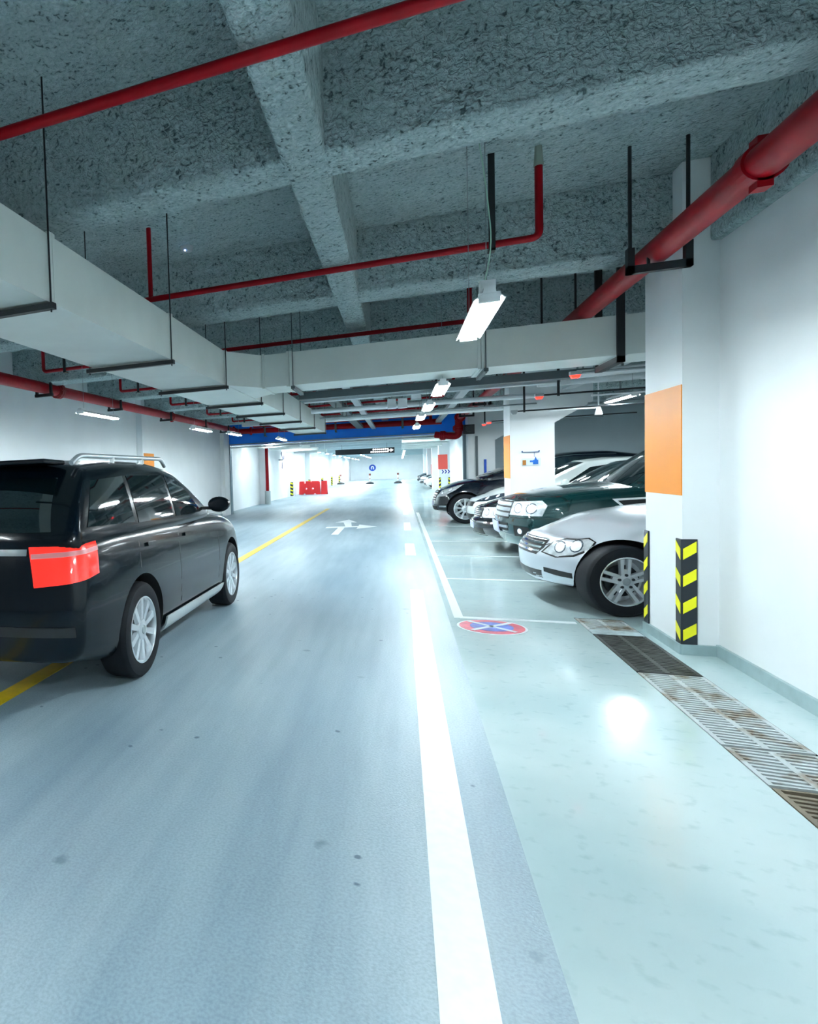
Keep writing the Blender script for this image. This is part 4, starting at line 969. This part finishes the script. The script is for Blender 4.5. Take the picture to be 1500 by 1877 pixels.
# --- black saloon
W = .9
blk = dict(L=4.8, W=1.8, R=.32, rim=.205, wx=(.85, 3.65), style='single', nsp=7,
    top=[(0, .72), (.12, .775), (.4, .84), (1.0, .9), (1.6, .93), (3.9, .98), (4.8, .94)],
    bot=[(0, .27), (.3, .2), (1, .17), (4, .17), (4.8, .28)], hw=HW(4.8, .88), crown=[(0, .03), (.5, .05), (1.3, .06), (1.8, .02), (4.8, .03)],
    nose=[(.18, .12), (.3, .03), (.42, 0), (.5, 0), (.56, .05), (.7, .09), (.8, .16)], tail=[(.2, .1), (.5, 0), (.9, .06)], pcf=.26,
    cab=dict(zb=.82, belt=.94, zt=1.41, w=1.7, tum=.22, base=(1.3, 4.3), roofx=(2.05, 3.6), roof=[(2.0, 1.39), (2.6, 1.43), (3.1, 1.43), (3.7, 1.38)],
        side=[[(1.75, .96), (2.2, 1.3), (2.65, 1.36), (2.65, .97)], [(2.72, .97), (2.72, 1.36), (3.2, 1.34), (3.6, 1.2), (3.7, .99)]]),
    seams=[[(1.55, .3), (1.55, .92)], [(2.68, .28), (2.68, .95)]], handles=[(2.35, .78), (3.3, .8)], mirror=(1.8, 1.0),
    decals=[
     ('headlamp', [(.06, -.48, .60), (.1, -.5, .735), (.36, -.76, .75), (.42, -.82, .66), (.4, -.82, .58), (.1, -.52, .57)], (.7, .7, 0), HLAMP, .008, True),
     ('grille', [(0, -.38, .58), (0, .38, .58), (0, .42, .72), (0, -.42, .72)], (1, 0, 0), GRILLB, .004, False),
     ('bumper_strip', [(.02, -.4, .485), (.1, -.62, .485), (.45, -.88, .485), (.45, -.88, .51), (.1, -.62, .51), (.02, -.4, .51)], (.7, .7, 0), CHROME, .008, True),
     ('lower_intake', [(0, -.55, .28), (0, .55, .28), (0, .55, .4), (0, -.55, .4)], (1, 0, 0), GRILLB, .004, False),
     ('licence_plate', [(0, -.22, .38), (0, .22, .38), (0, .22, .48), (0, -.22, .48)], (1, 0, 0), PLATE, .012, False),
     taillights(.72, .9, 4.8, W)])
t, b, bvb, bvc, fn, fc = car('black sedan parked between dark green off-road car and second pillar', (1.13, 12.02, 0), 0, P_BLACK, blk, 'cars parked in the right hand bays')
grille_bars(t, bvb, .59, .71, 4, .38, CHROME, th=.012); headlamp_bulbs(t, bvb, [(.16, -.57, .66), (.3, -.7, .66)], .045)

# --- white hatch
W = .875
wht = dict(L=4.25, W=1.75, R=.31, rim=.2, wx=(.8, 3.4), style='single', nsp=7,
    top=[(0, .70), (.12, .76), (.4, .86), (.9, .94), (1.4, .97), (3.9, 1.02), (4.25, .98)],
    bot=BOT(.2, 4.25), hw=HW(4.25, .86), crown=[(0, .04), (.5, .07), (1.2, .06), (1.7, .02), (4.25, .02)],
    nose=[(.15, .12), (.3, .03), (.45, 0), (.6, .03), (.72, .1), (.8, .2)], tail=[(.2, .1), (.5, 0), (1.0, .05)], pcf=.3,
    cab=dict(zb=.86, belt=.98, zt=1.44, w=1.66, tum=.2, base=(1.1, 4.15), roofx=(1.95, 3.7), roof=[(1.9, 1.42), (2.4, 1.47), (3.0, 1.47), (3.8, 1.40)],
        side=[[(1.65, 1.0), (2.1, 1.32), (2.5, 1.38), (2.5, 1.01)], [(2.56, 1.01), (2.56, 1.38), (3.2, 1.36), (3.5, 1.24), (3.55, 1.05)]]),
    seams=[[(1.45, .3), (1.45, .95)], [(2.53, .28), (2.53, .98)]], handles=[(2.25, .82), (3.1, .84)], mirror=(1.65, 1.03),
    decals=[
     ('headlamp', [(.1, -.46, .66), (.3, -.7, .68), (.56, -.83, .78), (.62, -.85, .85), (.45, -.76, .83), (.22, -.6, .75)], (.62, .78, 0), mat('smoked_lamp', srgb(60, 76, 92), .1, metal=.4, coat=1), .006, True),
     ('grille', [(0, -.4, .56), (0, .4, .56), (0, .42, .66), (0, -.42, .66)], (1, 0, 0), GRILLB, .004, False),
     ('lower_intake', [(0, -.45, .26), (0, .45, .26), (0, .48, .4), (0, -.48, .4)], (1, 0, 0), GRILLB, .004, False),
     taillights(.75, .95, 4.25, W)])
t, b, bvb, bvc, fn, fc = car('white hatchback parked behind second pillar beside far black wagon', (1.34, 15.25, 0), 0, P_WHITE, wht, 'cars parked in the right hand bays')
headlamp_bulbs(t, bvb, [(.28, -.64, .73), (.44, -.75, .78)], .03)

# --- tall black wagon
W = .96
rcl = dict(L=4.95, W=1.92, R=.365, rim=.255, wx=(.69, 3.65), style='single', nsp=9, gap=.045,
    top=[(0, .84), (.12, .90), (.4, .98), (.9, 1.06), (1.5, 1.12), (4.3, 1.16), (4.95, 1.1)],
    bot=[(0, .3), (.3, .22), (1, .19), (4.2, .2), (4.95, .32)], hw=HW(4.95, .9), crown=[(0, .03), (.5, .06), (1.2, .06), (1.8, .02), (4.95, .02)],
    nose=[(.18, .12), (.3, .03), (.45, 0), (.6, .02), (.8, .09), (.92, .18)], tail=[(.3, .1), (.6, 0), (1.1, .05)], pcf=.28,
    cab=dict(zb=1.0, belt=1.12, zt=1.6, w=1.8, tum=.2, base=(1.0, 4.85), roofx=(2.3, 4.3), roof=[(2.2, 1.57), (3.0, 1.65), (3.6, 1.65), (4.4, 1.54)], rbow=1.5,
        side=[[(1.75, 1.14), (2.3, 1.45), (2.8, 1.55), (2.8, 1.15)], [(2.87, 1.15), (2.87, 1.55), (3.7, 1.54), (3.7, 1.16)], [(3.76, 1.16), (3.76, 1.53), (4.2, 1.47), (4.45, 1.25), (4.4, 1.18)]]),
    trim=[[(1.62, 1.12), (2.0, 1.34), (2.4, 1.52), (3.0, 1.6), (3.8, 1.58)]],
    seams=[[(1.5, .3), (1.5, 1.1)], [(2.84, .28), (2.84, 1.13)]], handles=[(2.5, .95), (3.5, .96)], mirror=(1.8, 1.2),
    decals=[
     ('headlamp', [(.08, -.5, .66), (.16, -.6, .82), (.42, -.82, .94), (.56, -.9, .97), (.46, -.86, .83), (.26, -.74, .68)], (.62, .78, 0), HLAMP, .006, True),
     ('grille', [(0, -.38, .56), (0, .38, .56), (0, .46, .82), (0, -.46, .82)], (1, 0, 0), GRILLB, .004, False),
     ('lower_intake', [(0, -.5, .32), (0, .5, .32), (0, .5, .42), (0, -.5, .42)], (1, 0, 0), GRILLB, .004, False),
     ('fog_strip', [(.12, -.62, .40), (.3, -.8, .41), (.3, -.8, .45), (.12, -.62, .44)], (.7, .7, 0), CHROME, .006, True),
     ('licence_plate', [(0, -.22, .44), (0, .22, .44), (0, .22, .54), (0, -.22, .54)], (1, 0, 0), PLATE, .012, False),
     taillights(.85, 1.05, 4.95, W)])
t, b, bvb, bvc, fn, fc = car('tall black wagon with silver wheels, farthest of the near parked cars', (.78, 17.98, 0), 0, P_NAVY, rcl, 'cars parked in the right hand bays')
grille_bars(t, bvb, .58, .82, 4, .4, CHROME, th=.02); headlamp_bulbs(t, bvb, [(.2, -.66, .76), (.36, -.78, .84)], .04)

# --- far cars: same shapes, other paint
def recar(sp, label, loc, paint): return car(label, loc, 0, paint, sp, 'distant parked cars')
recar(wht, 'white car parked far off behind the pillar with coral panel', (1.42, 44.6, 0), P_WHITE)
recar(blk, 'dark sedan parked far off, beside the distant white car', (1.25, 47.6, 0), P_BLACK)
recar(wht, 'farthest parked car, dark, near the end wall', (1.35, 58.5, 0), P_NAVY)
t = thing('red_cabinet', 'small dark red cabinet between far pillars behind the parked cars', 'cabinet', (2.4, 50, 0))
bm = B(); bx(bm, 2.1, 2.7, 49.7, 50.0, 0, 1.6); obj('cabinet_body', bm, mat('cabinet_red', srgb(190, 30, 60), .4), t); bm = B(); bx(bm, 2.13, 2.67, 49.68, 49.7, .1, 1.5); obj('cabinet_door', bm, MATS['cabinet_red'], t)

# --- moving dark estate on the left
W = .9
LITR = mat('tail_lamp_lit', srgb(255, 30, 20), .25, coat=1, emis=.22, ecol=(1, .02, .01))
suv = dict(L=4.45, W=1.8, R=.345, rim=.235, wx=(.93, 3.48), style='single', nsp=10, gap=.05,
    top=[(0, .82), (.1, .88), (.4, .96), (.9, 1.02), (1.5, 1.06), (3.9, 1.12), (4.45, 1.1)],
    bot=[(0, .3), (.3, .24), (1, .2), (3.9, .2), (4.45, .32)], hw=HW(4.45, .9, .95), crown=[(0, .03), (.5, .06), (1.2, .06), (1.7, .02), (4.45, .02)], shoulder=.955,
    nose=[(.2, .12), (.4, 0), (.6, .02), (.8, .08), (.95, .16)], tail=[(.2, .14), (.35, .02), (.6, 0), (.8, .02), (1.12, .08)], pcf=.28, pcr=.12,
    cab=dict(zb=.98, belt=1.08, zt=1.52, w=1.72, tum=.14, base=(1.35, 4.4), roofx=(2.25, 4.1), roof=[(2.1, 1.5), (2.7, 1.56), (3.4, 1.57), (4.1, 1.54)],
        side=[[(1.85, 1.1), (2.2, 1.34), (2.4, 1.43), (2.62, 1.46), (2.62, 1.11)], [(2.69, 1.11), (2.69, 1.46), (3.42, 1.465), (3.42, 1.12)], [(3.49, 1.13), (3.49, 1.465), (3.95, 1.44), (4.15, 1.15)]]),
    seams=[[(1.5, .33), (1.45, .7), (1.5, 1.04)], [(2.65, .3), (2.65, 1.07)], [(3.42, .62), (3.5, .8), (3.5, 1.08)]], handles=[(2.35, .92), (3.2, .93)], mirror=(1.75, 1.16),
    decals=[
     ('headlamp', [(.08, -.5, .7), (.12, -.55, .82), (.5, -.86, .9), (.5, -.88, .78)], (.62, .78, 0), HLAMP, .006, True),
     ('tail_lamp', [(4.02, -W, 1.17), (4.0, -W, 1.2), (4.16, -W, 1.12), (4.16, -W, .86), (4.42, -.84, .82), (4.45, -.62, .80), (4.45, -.60, 1.14), (4.42, -.66, 1.19)], (-.72, .7, 0), LITR, .010, True),
     ('rear_plate', [(4.45, -.24, .8), (4.45, .24, .8), (4.45, .24, .94), (4.45, -.24, .94)], (-1, 0, 0), PLATE, .01, False),
     ('tailgate_strip', [(4.45, -.5, .99), (4.45, .5, .99), (4.45, .5, 1.03), (4.45, -.5, 1.03)], (-1, 0, 0), CHROME, .012, False),
     ('bumper_sill', [(4.4, -.8, .5), (4.4, .8, .5), (4.4, .8, .56), (4.4, -.8, .56)], (-1, 0, 0), mat('bumper_black', srgb(16, 20, 24), .5), .01, False),
     ('side_sill', [(1.35, -W, .225), (3.02, -W, .225), (3.04, -W, .35), (1.35, -W, .33)], (0, 1, 0), mat('sill_silver', srgb(206, 212, 214), .4, metal=.3), .03, True),
     ('reverse_strip', [(4.16, -W, 1.0), (4.42, -.84, .98), (4.45, -.62, .97), (4.45, -.62, 1.0), (4.42, -.84, 1.01), (4.16, -W, 1.025)], (-.72, .7, 0), mat('pale_red_lens', srgb(240, 150, 150), .3, coat=1), .016, True)])
t, b, bvb, bvc, fn, fc = car('dark estate car with lit red tail lamps driving away on the left', (-2.62, 7.53, 0), -PI/2, P_DARK, suv)
for s in (-1, 1):
    bm = B(); path(bm, bend([(2.35, s*.66, 1.54), (2.45, s*.665, 1.605), (3.95, s*.665, 1.61), (4.05, s*.66, 1.56)], .05), .018, 10)
    for x in (2.9, 3.45): cyl(bm, (x, s*.665, 1.54), (x, s*.665, 1.605), .02, 8)
    obj('roof_rail', bm, mat('rail_satin', srgb(200, 208, 212), .3, metal=.7), t, smooth=True, world=False)
bm = B(); prism(bm, [(4.02, -.6, 1.55), (4.25, -.58, 1.56), (4.25, .58, 1.56), (4.02, .6, 1.55)], (0, 0, .03)); obj('rear_spoiler', bm, P_DARK, t, world=False, bevel=.01)
bm = B(); cyl(bm, (3.7, -.1, .3), (4.45, -.55, .27), .03, 12); cyl(bm, (4.2, -.5, .28), (4.48, -.5, .28), .04, 14); obj('exhaust', bm, CHROME, t, world=False)
